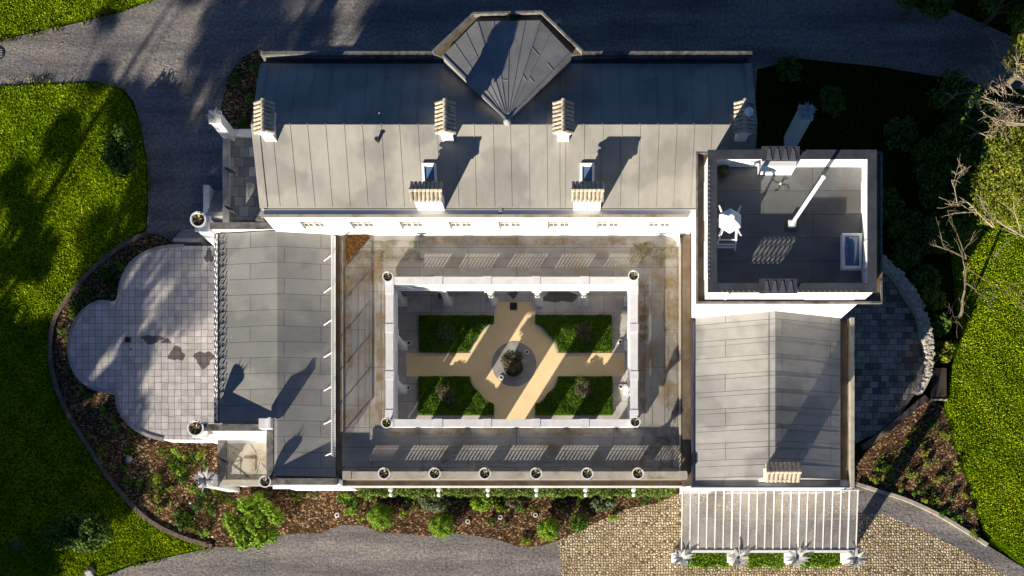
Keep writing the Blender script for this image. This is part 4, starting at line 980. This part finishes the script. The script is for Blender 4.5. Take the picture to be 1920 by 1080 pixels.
# forked white ornament over the road beside the bay
x, y, _ = P(1047, 40, 5); t = thing('forked_ornament', 'small white three pronged ornament beside the bay parapet', 'ornament', (x, y, 0))
m = MB().tube([(x, y, 0), (x, y, 4.9)], .03, 6); m.build('stem', 'darkmetal', t)
m = MB(); m.tube([(x-.16, y-.02, 5), (x-.12, y-.09, 4.95), (x, y-.03, 4.98), (x+.1, y+.02, 5), (x+.18, y-.08, 4.97)], .022, 6)
for dx, dy in ((-.17, .06), (-.05, .14), (.08, .18)): m.tube([(x+dx*.8, y-.03, 4.98), (x+dx, y+dy, 5.05)], [.022, .01], 5)
m.build('prongs', 'metalwhite', t)

# ---------------------------------------------------------------- leaf drift, moss on flat roof
def scatter(name, polyfn, n, size, z, mat, label, cat, zj=.03):
    p = polyfn(n); n = len(p); p = np.column_stack([p, z+RNG.random(n)*zj]); nr = RNG.normal(size=(n, 3))*.35; nr[:, 2] += 1; nr /= np.linalg.norm(nr, axis=1)[:, None]
    u = np.cross(nr, RNG.normal(size=(n, 3))); u /= np.linalg.norm(u, axis=1)[:, None]; v = np.cross(nr, u); s = size*(.6+.8*RNG.random(n))[:, None]
    o = quads_obj(name, np.stack([p-u*s, p+v*s*.6, p+u*s, p-v*s*.6], 1).reshape(-1, 3), mat); return tag(o, label, cat, kind='stuff')
def drift(n):
    a = np.array([-10.45, 15.40]); q = RNG.random((n, 2)); q = q[q[:, 0]+q[:, 1] < 1.02]; return a+np.column_stack([q[:, 0]*1.15, -q[:, 1]*1.25])
scatter('leaf_drift', drift, 5200, .04, RZ+.01, 'litter', 'brown leaf drift heaped in upper left corner of flat roof', 'leaves', .16)
def gut(n): return np.column_stack([RNG.choice([-13.4, -9, -3, -1, 3.5, 5.2], n)+RNG.normal(size=n)*.9, RNG.uniform(15.55, 15.85, n)])
scatter('gutter_leaves', lambda n: (lambda q: q[(q[:, 0] > XW) & (q[:, 0] < 5.8)])(gut(n)), 500, .035, 7.54, 'litter', 'brown leaves lying in gutter of main roof', 'leaves')
def lawnleaf(n):
    px = RNG.uniform(1790, 1920, n); py = RNG.uniform(360, 1040, n); k = (py < 1000-(1900-px)*.3); px, py = px[k], py[k]; return np.column_stack([(px-NX)*H/F, (NY-py)*H/F])
scatter('fallen_leaves', lawnleaf, 330, .05, .05, 'yleaf', 'scattered yellow leaves on right hand lawn', 'leaves')
def rleaf(n):
    px = RNG.uniform(0, 620, n); py = RNG.uniform(20, 200, n)+RNG.random(n)*60; return np.column_stack([(px-NX)*H/F, (NY-py)*H/F])
scatter('road_leaves', rleaf, 90, .045, .03, 'yleaf', 'few tiny yellow leaves on upper gravel road', 'leaves')
def rl2(n): return np.column_stack([RNG.uniform(-10.2, 5.2, n), np.where(RNG.random(n) < .5, RNG.uniform(13.4, 15.3, n), RNG.uniform(4.2, 6.1, n))])
scatter('roof_leaves', rl2, 60, .03, RZ+.015, 'yleaf', 'few small leaves on flat roof round courtyard', 'leaves')

def inside(pts, poly):
    x, y = pts[:, 0], pts[:, 1]; r = np.zeros(len(pts), bool); n = len(poly)
    for i in range(n):
        x1, y1 = poly[i]; x2, y2 = poly[(i+1) % n]
        if y1 == y2: continue
        r ^= ((y1 > y) != (y2 > y)) & (x < (x2-x1)*(y-y1)/(y2-y1)+x1)
    return r
def grass(label, polys, n, mat, hgt=.09, z=.02, seed=1, clump=0):
    hgt *= .75 if clump == 0 else 1
    g = np.random.default_rng(seed); out = []
    for pp in polys:
        q = np.array(XY(pp)); lo, hi = q.min(0), q.max(0); m = int(n*(hi-lo).prod()); p = lo+g.random((m, 2))*(hi-lo); p = p[inside(p, [tuple(a) for a in q])]
        if clump: f = np.sin(p[:, 0]*1.7+1)*np.cos(p[:, 1]*1.9)+np.sin(p[:, 0]*4.1+p[:, 1]*3.3)*.7+g.normal(size=len(p))*.5; p = p[f > clump]
        out.append(p)
    p = np.concatenate(out); m = len(p); a = g.random(m)*6.283; lean = g.normal(size=(m, 2))*.5; h = hgt*(.5+g.random(m)*.9)*(1+.45*np.sin(p[:, 0]*3.1)*np.cos(p[:, 1]*2.6)); wdt = .021*(.6+g.random(m))
    u = np.column_stack([np.cos(a), np.sin(a), np.zeros(m)]); b = np.column_stack([p, np.full(m, z)]); t = b+np.column_stack([lean*h[:, None]*.8, h])
    V = np.stack([b-u*wdt[:, None], b+u*wdt[:, None], t+u*wdt[:, None]*.5, t-u*wdt[:, None]*.5], 1).reshape(-1, 3)
    return tag(quads_obj('grass', V, mat), label, 'grass', kind='stuff')
M['blade'] = leafmat('grass_blades', [(.12, .19, .001), (.28, .42, .002), (.42, .60, .003), (.66, .80, .01)], .3, True)
grass('mown grass of the left lawn', [[(-5, 163), (100, 160), (180, 157), (226, 170), (245, 192), (259, 230), (273, 300), (275, 378), (268, 428), (232, 455), (160, 512), (104, 588), (91, 650), (99, 714), (124, 777), (160, 837), (205, 906), (266, 971), (326, 1007), (390, 1026), (250, 1054), (172, 1082), (-5, 1084)]], 800, 'blade', seed=3)
grass('mown grass of small lawn in upper left corner', [[(-5, -5), (296, -5), (228, 16), (148, 36), (58, 56), (-5, 70)]], 800, 'blade', seed=4)
grass('mown grass of the right lawn', [[(1804, 330), (1784, 450), (1794, 560), (1804, 640), (1784, 700), (1775, 760), (1795, 840), (1816, 900), (1834, 960), (1852, 1002), (1925, 1060), (1925, 300)]], 900, 'blade', seed=5)
grass('weeds and ground cover sprouting through left bark bed', [[(300, 842), (415, 845), (415, 900), (440, 930), (420, 1010), (340, 990), (290, 955), (250, 900), (240, 830)], [(240, 470), (220, 560), (160, 570), (130, 620), (110, 640), (130, 560), (180, 515)], [(540, 925), (1180, 932), (1100, 955), (900, 960), (600, 950)]], 420, 'cover', .17, .03, 6, .75)
grass('weeds and ground cover sprouting through right bark bed', [[(1620, 880), (1700, 800), (1750, 760), (1785, 840), (1825, 960), (1830, 1000), (1740, 945)]], 320, 'cover', .16, .03, 7, 1.1)
grass('rough tufts creeping over the lawn and gravel edges', [[(-5, 150), (100, 146), (235, 160), (262, 215), (285, 300), (286, 380), (276, 380), (274, 300), (256, 215), (228, 174), (100, 165), (-5, 168)], [(-5, 66), (60, 50), (150, 30), (300, -8), (320, -8), (160, 50), (60, 72), (-5, 86)], [(172, 1078), (250, 1050), (398, 1018), (400, 1034), (250, 1066), (172, 1092)]], 260, 'autumn', .10, .02, 8, .2)
def patch(px, py, r, mat, z, seed, rx=1.0):
    rnd = random.Random(seed); x, y, _ = P(px, py, z); n = 22; k1, k2 = rnd.random()*6, rnd.random()*6
    m = MB(); m.flat([(x+r*rx*math.cos(6.283*i/n)*(1+.22*math.sin(3*6.283*i/n+k1)+.1*math.sin(7*6.283*i/n+k2)), y+r*math.sin(6.283*i/n)*(1+.22*math.sin(3*6.283*i/n+k1)+.1*math.sin(7*6.283*i/n+k2))) for i in range(n)], z); return m
def dampmat():
    m = bpy.data.materials.new('damp_stone'); m.use_nodes = True; nt = m.node_tree; b = nt.nodes['Principled BSDF']; b.inputs['Base Color'].default_value = (.05, .045, .04, 1); b.inputs['Roughness'].default_value = .35; b.inputs['Alpha'].default_value = .58; return m
M['damp'] = dampmat()
for i, (px, py, r, rx) in enumerate(((331, 664, .36, 1.1), (382, 673, .42, 1.1), (285, 636, .22, 2.4), (312, 640, .12, 2.0), (392, 480, .35, .6), (245, 655, .05, 1.5))):
    struct(patch(px, py, r, 'damp', ZF+.006, 30+i, rx).build('damp_patch', 'damp'))
def stainmat(name, col, lo=.42):
    m = bpy.data.materials.new(name); m.use_nodes = True; nt = m.node_tree; b = nt.nodes['Principled BSDF']; b.inputs['Roughness'].default_value = .8
    pos = nn(nt, 'NewGeometry').outputs['Position']; nt.links.new(ramp(nt, noise(nt, pos, 4, 5, .7), [(.3, tuple(c*.6 for c in col)), (.7, tuple(c*1.3 for c in col))]), b.inputs['Base Color'])
    nt.links.new(ramp(nt, noise(nt, pos, 1.7, 8, .7), [(lo, (0, 0, 0)), (lo+.22, (.55, .55, .55))]), b.inputs['Alpha']); M[name] = m
stainmat('rust_stain', (.25, .15, .045)); stainmat('moss_stain', (.13, .14, .03)); stainmat('black_stain', (.03, .025, .02), .46)
def stain(px0, py0, px1, py1, mat, z=RZ+.018):
    (x0, y0), (x1, y1) = XY([(px0, py1), (px1, py0)], z); n = 10; rnd = random.Random(int(px0+py0)); a = []
    for (u0, v0, u1, v1) in ((0, 0, 1, 0), (1, 0, 1, 1), (1, 1, 0, 1), (0, 1, 0, 0)):
        for k in range(n): u = u0+(u1-u0)*k/n; v = v0+(v1-v0)*k/n; a.append((x0+(x1-x0)*(u+(rnd.random()-.5)*.12*(u not in (0, 1) or 1)), y0+(y1-y0)*(v+(rnd.random()-.5)*.12)))
    hp(MB().flat(a, z), 'roof_stain', mat)
for a in ((690, 450, 790, 490, 'moss_stain'), (1180, 452, 1268, 500, 'rust_stain'), (1190, 455, 1262, 485, 'moss_stain', RZ+.024), (704, 545, 722, 780, 'rust_stain'), (1199, 530, 1216, 640, 'black_stain'), (1199, 520, 1212, 760, 'rust_stain', RZ+.024), (645, 520, 660, 700, 'rust_stain'), (745, 802, 1190, 816, 'rust_stain'),
          (790, 855, 840, 884, 'black_stain'), (1200, 800, 1262, 880, 'black_stain'), (640, 470, 720, 530, 'rust_stain'), (800, 445, 1180, 460, 'rust_stain'), (1245, 500, 1272, 780, 'rust_stain')): stain(*a)
for i, (px, py, r, rx) in enumerate(((1050, 553, .42, 1.9), (828, 552, .2, 1.2), (962, 552, .18, 1.3))):
    struct(patch(px, py, r, 'damp', ZF+.006, 50+i, rx).build('damp_patch', 'damp'))
# ---------------------------------------------------------------- planting
shrub('shrub', 'large loose green shrub at left end of front bed', 474, 977, 1.5, 1.5, 'lime', 9000, .085, 0, lumps=15, seed=21, dens=.74, lr=.27)
for px, py, r, lab, sd in ((713, 969, .72, 'left of the three lime green round bushes in front bed', 1), (827, 985, .70, 'middle lime green round bush at bed edge', 2), (1027, 992, .62, 'right lime green round bush near the cobbles', 3)):
    random.seed(sd); x, y, _ = P(px, py, .5); t = thing('round_bush', lab, 'bush', (x, y, 0), 'clipped round bushes in the front bed')
    quads_obj('foliage', leaves([(x, y, .35, r*.93, r*.93, .8)], 5200, .045), 'lime', t); m = MB(); stems(m, x, y, 0, .7, r*.6); m.build('stems', 'bark', t)
shrub('shrub', 'leafy green bush between right round bush and cobbles', 1086, 980, .55, .8, 'leaf', 2400, .065, 0, lumps=6, seed=31)
shrub('shrub', 'grey green clipped bush touching the long hedge', 816, 943, .95, 1.3, 'greyleaf', 6000, .045, 0, lumps=8, seed=32, ry=.55)
shrub('shrub', 'yellow green bush below the hedge, right of the grey green bush', 903, 943, .62, .9, 'lime', 2600, .06, 0, lumps=7, seed=33, ry=.5)
shrub('shrub', 'spreading shrub below right end of long hedge', 1132, 945, .72, .8, 'greyleaf', 2600, .055, 0, lumps=6, seed=34, ry=.45)
shrub('shrub', 'low bare twiggy shrub under middle of long hedge', 965, 942, .6, .4, 'olive', 700, .05, 0, lumps=6, seed=35, ry=.3)
shrub('shrub', 'dark round shrub at right edge of upper left lawn', 226, 285, .95, 1.4, 'leaf', 4200, .08, 0, lumps=8, seed=36, ry=1.5)
shrub('shrub', 'dark spreading shrub in shaded lower left lawn', 150, 1000, 1.9, 1.5, 'leaf', 7500, .085, 0, lumps=9, seed=37, ry=1.1)
for k, (px, py) in enumerate(((440, 150), (470, 185), (455, 230), (480, 130))):
    shrub('bed_plant', ('upper', 'right', 'lower', 'topmost')[k]+' small green plant in bed beside the upper left roof corner', px, py, .35, .5, 'leaf', 420, .06, 0, 'plants in corner bed', 'plant', 5, 40+k)
# perennials
spots = [(250, 470), (225, 500), (200, 520), (165, 545), (150, 560), (140, 600), (120, 625), (128, 690), (150, 735), (165, 745), (185, 715), (215, 795), (190, 770), (245, 812), (170, 820), (192, 845), (235, 880), (215, 875), (265, 905), (240, 905),
         (330, 850), (345, 860), (370, 855), (388, 850), (335, 880), (345, 905), (360, 915), (320, 915), (300, 895), (290, 935), (300, 955), (330, 960), (365, 955), (395, 960), (335, 985), (385, 1000), (380, 925), (400, 915),
         (385, 870), (590, 930), (650, 925), (672, 945), (635, 935), (655, 955), (757, 965), (770, 930), (920, 980), (938, 955), (975, 955), (950, 980), (985, 1010), (1205, 940), (1240, 930), (560, 935), (500, 925), (675, 975), (845, 925), (1150, 965)]
spots += [(1665, 895), (1640, 900), (1690, 860), (1700, 830), (1720, 805), (1740, 870), (1745, 800), (1735, 850), (1690, 915), (1718, 925), (1760, 895), (1735, 940), (1770, 960), (1795, 975), (1785, 935), (1820, 960), (1800, 875), (1650, 880), (1810, 930), (1775, 820), (1708, 895), (1830, 1000)]
for i, (px, py) in enumerate(spots):
    random.seed(100+i); r = random.uniform(.16, .34); x, y, _ = P(px, py, .15)
    lab = 'small green bed plant among the bark mulch'
    t = thing('bed_plant', lab, 'plant', (x, y, 0), 'small green plants in the bark beds')
    quads_obj('foliage', leaves([(x+random.uniform(-r, r)*.7, y+random.uniform(-r, r)*.7, .08, r*.6, r*.6, .28) for _ in range(3)], 150, .05, 1.0), random.choice(['leaf', 'lime', 'autumn', 'leaf']) if px < 1400 else random.choice(['leaf', 'autumn']), t)
# rocks
def rock(px, py, r, lab, mat='greystone'):
    random.seed(int(px)); x, y, _ = P(px, py, .1); m = MB(); n = 9
    prof = [(r, -.05), (r*1.02, r*.3), (r*.75, r*.65), (r*.3, r*.8)]; m.lathe(x, y, prof, n)
    m.v = [(a+(random.random()-.5)*r*.35, b+(random.random()-.5)*r*.35, c+(random.random()-.5)*r*.2) for a, b, c in m.v]; m.v = [(a-x, b-y, c) for a, b, c in m.v]
    o = m.build('rock', mat); o.location = (x, y, 0); tag(o, lab, 'rock')
rock(241, 861, .2, 'grey rock lying in the shaded bark bed below terrace'); rock(168, 1072, .28, 'pale rock at bottom left edge of lawn'); rock(1590, 905, .3, 'mossy boulder at foot of the wing corner by right bed', 'brickedge'); rock(356, 943, .07, 'small white stone in sunlit bark', 'white'); rock(398, 1006, .07, 'small pale stone near bed tip', 'white')

# ---------------------------------------------------------------- east terrace, rubble wall, sleepers
g = MB(); g.prism(XY([(1540, 480), (1640, 480), (1690, 520), (1728, 585), (1740, 650), (1728, 720), (1690, 775), (1640, 815), (1560, 850), (1540, 850)], .4), -.1, .4); struct(g.build('east_terrace', 'eterr'))
m_, out = ribbon([(1635, 478), (1665, 498), (1695, 530), (1720, 572), (1735, 615), (1742, 650), (1740, 690), (1722, 735)], 1.0, lambda t: .42+.10*math.sin(t*23), 0, 1.1)
t = tag(m_.build('rubble_wall', 'stonewall'), 'curved whitewashed rubble wall round the right terrace', 'wall')
m2 = MB(); random.seed(6)
for i, p in enumerate(out[:-1]):
    for k in range(5):
        a = random.uniform(-.22, .22); b = random.uniform(0, .5); q = out[i]+(out[i+1]-out[i])*b*2; s = random.uniform(.07, .13)
        m2.lathe(q.x+a, q.y+a*.3+random.uniform(-.05, .05), [(s, 1.05), (s*.95, 1.11), (s*.5, 1.13+s*.1)], 6)
m2.build('cap_stones', 'stonewall', t)
m_, _ = ribbon([(1735, 745), (1700, 775), (1660, 808), (1620, 838)], .4, .3, 0, .62)
tag(m_.build('stone_kerb', 'brickedge'), 'low mossy stone kerb below the end of rubble wall', 'kerb')
x, y, _ = P(1763, 718, .4); t = thing('timber_box', 'dark plank box standing at lower end of rubble wall', 'box', (x, y, 0))
for k in range(4): m = MB(); m.box(x-.40+k*.2, y-.8, 0, x-.215+k*.2, y+.8, .22); m.build('plank', 'planks', t)
MB().box(x-.42, y-.88, 0, x+.42, y-.81, .26).build('end_board', 'paleledge', t)
for k, (px, py, r, lab, mt) in enumerate(((1748, 560, .6, 'upper leafy bush outside the rubble wall', 'autumn'), (1760, 610, .55, 'middle leafy bush outside rubble wall', 'leaf'), (1768, 660, .5, 'lower leafy bush above the plank box', 'autumn'), (1735, 520, .6, 'shaded bush behind top of rubble wall', 'leaf'))):
    shrub('shrub', lab, px, py, r, 1.1, mt, 1300, .075, 0, 'bushes along the rubble wall', 'shrub', 7, 60+k, dens=.8)

# ---------------------------------------------------------------- trees
def branch(m, p, d, L, r, depth, rnd, spread=.7, up=.15, wig=.25, tips=None):
    pts = [p]; q = p.copy(); dd = d.normalized(); n = 6
    for i in range(n):
        dd = (dd+Vector((rnd.uniform(-wig, wig), rnd.uniform(-wig, wig), rnd.uniform(-wig, wig)*.5))).normalized(); q = q+dd*L/n; pts.append(q.copy())
    m.tube(pts, [max(.009, r*.72*(1-.55*i/n)) for i in range(n+1)], 7 if r > .05 else 5)
    if tips is not None and depth <= 1: tips += pts[3:]
    if depth > 0:
        for k in range(rnd.choice([2, 3, 3])):
            i = rnd.randint(2, n); a = rnd.uniform(-spread, spread); nd = Vector((dd.x*math.cos(a)-dd.y*math.sin(a), dd.x*math.sin(a)+dd.y*math.cos(a), dd.z+rnd.uniform(-up, up*1.5)))
            branch(m, pts[i].copy(), nd, L*rnd.uniform(.5, .75), r*(1-.55*i/n)*.7, depth-1, rnd, spread, up, wig, tips)
        if r < .045:
            for k in range(5):
                i = rnd.randint(1, n); e_ = pts[i]+Vector((rnd.uniform(-.4, .4), rnd.uniform(-.4, .4), rnd.uniform(-.1, .2))); m.tube([pts[i], (pts[i]+e_)/2+Vector((.03, .04, 0)), e_], [.011, .009, .006], 4)
def tree(name, label, x, y, h, crown, mat, nl, ls, seed, cat='tree', group=None, z0=.0, tr=.28):
    rnd = random.Random(seed); t = thing(name, label, cat, (x, y, 0), group); m = MB()
    m.tube([(x, y, -.2), (x+.1, y, h*.35), (x-.1, y+.1, h*.7), (x, y, h*.92)], [tr*1.2, tr, tr*.55, tr*.15], 10)
    for b in crown: m.tube([(x, y, h*.3), ((x+b[0])/2, (y+b[1])/2, (h*.35+b[2])/2), (b[0], b[1], b[2])], [tr*.5, tr*.3, tr*.08], 6)
    m.build('trunk', 'bark', t); quads_obj('crown', leaves(crown, nl, ls), mat, t); return t
def blobs(x, y, z, r, rz, n, seed, br=.42):
    rnd = random.Random(seed); o = []
    for k in range(n):
        a = rnd.uniform(0, 6.28); q = r*math.sqrt(rnd.random())*.8; zz = z+rnd.uniform(-1, 1)*rz; s = rnd.uniform(.7, 1.2)*r*br
        o.append((x+q*math.cos(a), y+q*math.sin(a), zz, s, s, s*.75, 1))
    return o
# trees standing out of frame to the lower left, whose shade falls over lawn and terrace
x, y, _ = P(-190, 1240, 0); tree('shade_tree', 'tall broadleaf tree beyond lower left corner shading the lawn', x, y, 15, blobs(x, y, 8.0, 5.2, 5.2, 70, 5, .22), 'leaf', 95000, .075, 5, tr=.4)
x, y, _ = P(-350, 1080, 0); tree('shade_tree', 'slimmer broadleaf tree beyond left edge of the lawn', x, y, 12, blobs(x, y, 6.5, 3.4, 4.0, 24, 8, .24), 'leaf', 30000, .08, 6, tr=.3)
x, y, _ = P(-110, 1270, 0); tree('shade_tree', 'low spreading tree just outside lower left corner', x, y, 6, blobs(x, y, 3.6, 3.8, 1.6, 30, 9, .30), 'leaf', 45000, .08, 7, tr=.3)
x, y, _ = P(-180, 1092, 0); tree('shade_tree', 'low round tree just left of lower left corner', x, y, 5, blobs(x, y, 3.0, 3.2, 1.3, 24, 12, .32), 'leaf', 40000, .08, 9, tr=.25)
# trees at the right edge
x, y, _ = P(1870, 345, 0)
cr_ = []
for (px, py, z, r) in ((1885, 330, 3.5, 1.5), (1860, 385, 2.8, 1.1), (1905, 290, 4.2, 1.3), (1900, 380, 2.4, 1.4), (1925, 340, 3.6, 1.6), (1880, 270, 4.0, .9), (1850, 350, 2.2, .9), (1915, 250, 4.4, .9)):
    a = P(px, py, z); cr_.append((a[0], a[1], z, r, r, r*.7, 1))
a = P(1890, 340, 0); tree('leafy_tree', 'sunlit yellow green tree at right edge', a[0], a[1], 4.0, cr_, 'autumn', 17000, .06, 71, tr=.14)
cr_ = []
for (px, py, z, r) in ((1930, 60, 6, 1.0), (1915, 110, 5.5, .9), (1945, 90, 6, 1.4)):
    a = P(px, py, z); cr_.append((a[0], a[1], z, r, r, r*.7, 1))
a = P(1950, 90, 0); tree('leafy_tree', 'leafy crown at right edge near top, above the bare branches', a[0]*.92, a[1]*.92, 5.5, cr_, 'autumn', 2600, .10, 72, tr=.14)
for px, py, lab, sd in ((1725, -8, 'dark crown cut by top edge right of centre', 73), (1885, 5, 'green crown in top right corner', 74)):
    a = P(px, py, 3); tree('leafy_tree', lab, a[0], a[1]+.3, 4.5, blobs(a[0], a[1]+.3, 3.2, 1.5, .6, 8, sd, .5), 'leaf', 3600, .10, sd, tr=.14)
for k, (px, py, h) in enumerate(((1180, -260, 12), (1480, -240, 13), (1780, -250, 12), (2080, -160, 13), (2180, 60, 11))):  # unseen trees, added to block sky light and deepen the upper right shade
    a = P(px, py, 0); tree('sky_block_tree', ('first', 'second', 'third', 'fourth', 'last')[k]+' of the tall trees added unseen beyond the upper right edge to block sky light, counted from the left', a[0], a[1], h, blobs(a[0], a[1], h*.62, 4.2, 2.6, 14, 200+k, .42), 'leaf', 9000, .3, 200+k, group='dense trees beyond the upper right edge')
# shaded undergrowth
for k, (px, py, r, h) in enumerate(((1790, 180, 1.2, 1.6), (1840, 225, 1.1, 1.8), (1800, 265, 1.3, 1.6), (1745, 300, 1.1, 1.2), (1820, 320, 1.2, 1.9), (1765, 360, 1.1, 1.2), (1700, 420, .9, 1.0), (1755, 440, 1.0, 1.3), (1700, 480, .8, .8), (1660, 380, .8, .8), (1560, 190, .7, .6), (1690, 250, .8, .8), (1480, 130, .6, .5), (1800, 410, .9, 1.5))):
    shrub('undergrowth_shrub', 'dark leafy shrub in the shaded undergrowth right of the tower', px, py, r, h, 'leaf', int(1500*r), .09, 0, 'shaded shrubs right of the tower', 'shrub', 7, 80+k, dens=.7)
# bare trees
rnd = random.Random(4)
def bare(label, starts, seed, root, depth=3, mat='deadwood', tr=.2):
    rnd = random.Random(seed); t = thing('bare_tree', label, 'tree', (*root[:2], 0), 'leafless trees on the right'); m = MB()
    for (p, d, L, r, dp) in starts: branch(m, Vector(p), Vector(d), L, r, dp, rnd, .75, .15, .22)
    m.build('branches', mat, t); m = MB()
    c = Vector(starts[0][0]); m.tube([(root[0], root[1], -.2), (root[0]*.6+c.x*.4, root[1]*.6+c.y*.4, c.z*.5), tuple(c)], [tr*1.3, tr, tr*.75], 9); m.build('trunk', mat, t)
S = lambda px, py, z: P(px, py, z)
def dirp(a, b, z0, z1): A = Vector(P(*a, z0)); B = Vector(P(*b, z1)); return B-A
def ln(a, b, z0, z1, r, dp): d = dirp(a, b, z0, z1); return (P(*a, z0), d, d.length, r, dp)
bare('bleached leafless tree reaching in from right edge', [ln((1950, 205), (1865, 190), 5.6, 6.0, .10, 3), ln((1935, 235), (1850, 215), 5.6, 6.0, .07, 3), ln((1945, 190), (1885, 160), 5.6, 6.2, .06, 3), ln((1940, 215), (1895, 240), 5.6, 5.6, .07, 3), ln((1950, 180), (1890, 120), 5.6, 6.4, .05, 2), ln((1930, 200), (1850, 200), 5.6, 5.8, .05, 3), ln((1940, 230), (1880, 245), 5.4, 5.4, .05, 3), ln((1940, 170), (1900, 150), 5.8, 6.4, .05, 3)], 14, P(1975, 200, 0))
bare('long bleached bough crossing edge of right lawn', [ln((1960, 470), (1860, 425), 3.4, 3.8, .085, 2), ln((1862, 426), (1795, 385), 3.8, 4.2, .06, 2), ln((1797, 386), (1770, 345), 4.2, 4.5, .04, 2), ln((1865, 427), (1850, 385), 3.8, 4.2, .04, 2), ln((1900, 445), (1870, 480), 3.5, 3.6, .03, 1)], 17, P(1985, 480, 0), tr=.13)
bare('dark leafless tree between rubble wall and right lawn', [ln((1805, 560), (1812, 485), 1.6, 3.2, .075, 1), ln((1812, 485), (1755, 455), 3.2, 3.6, .06, 2), ln((1812, 485), (1790, 440), 3.2, 3.9, .04, 2), ln((1808, 530), (1860, 545), 2.4, 3.0, .06, 2), ln((1805, 545), (1780, 580), 2.0, 2.4, .05, 2), ln((1810, 500), (1870, 560), 3.0, 3.2, .04, 2)], 23, P(1800, 600, 0), mat='bark', tr=.08)
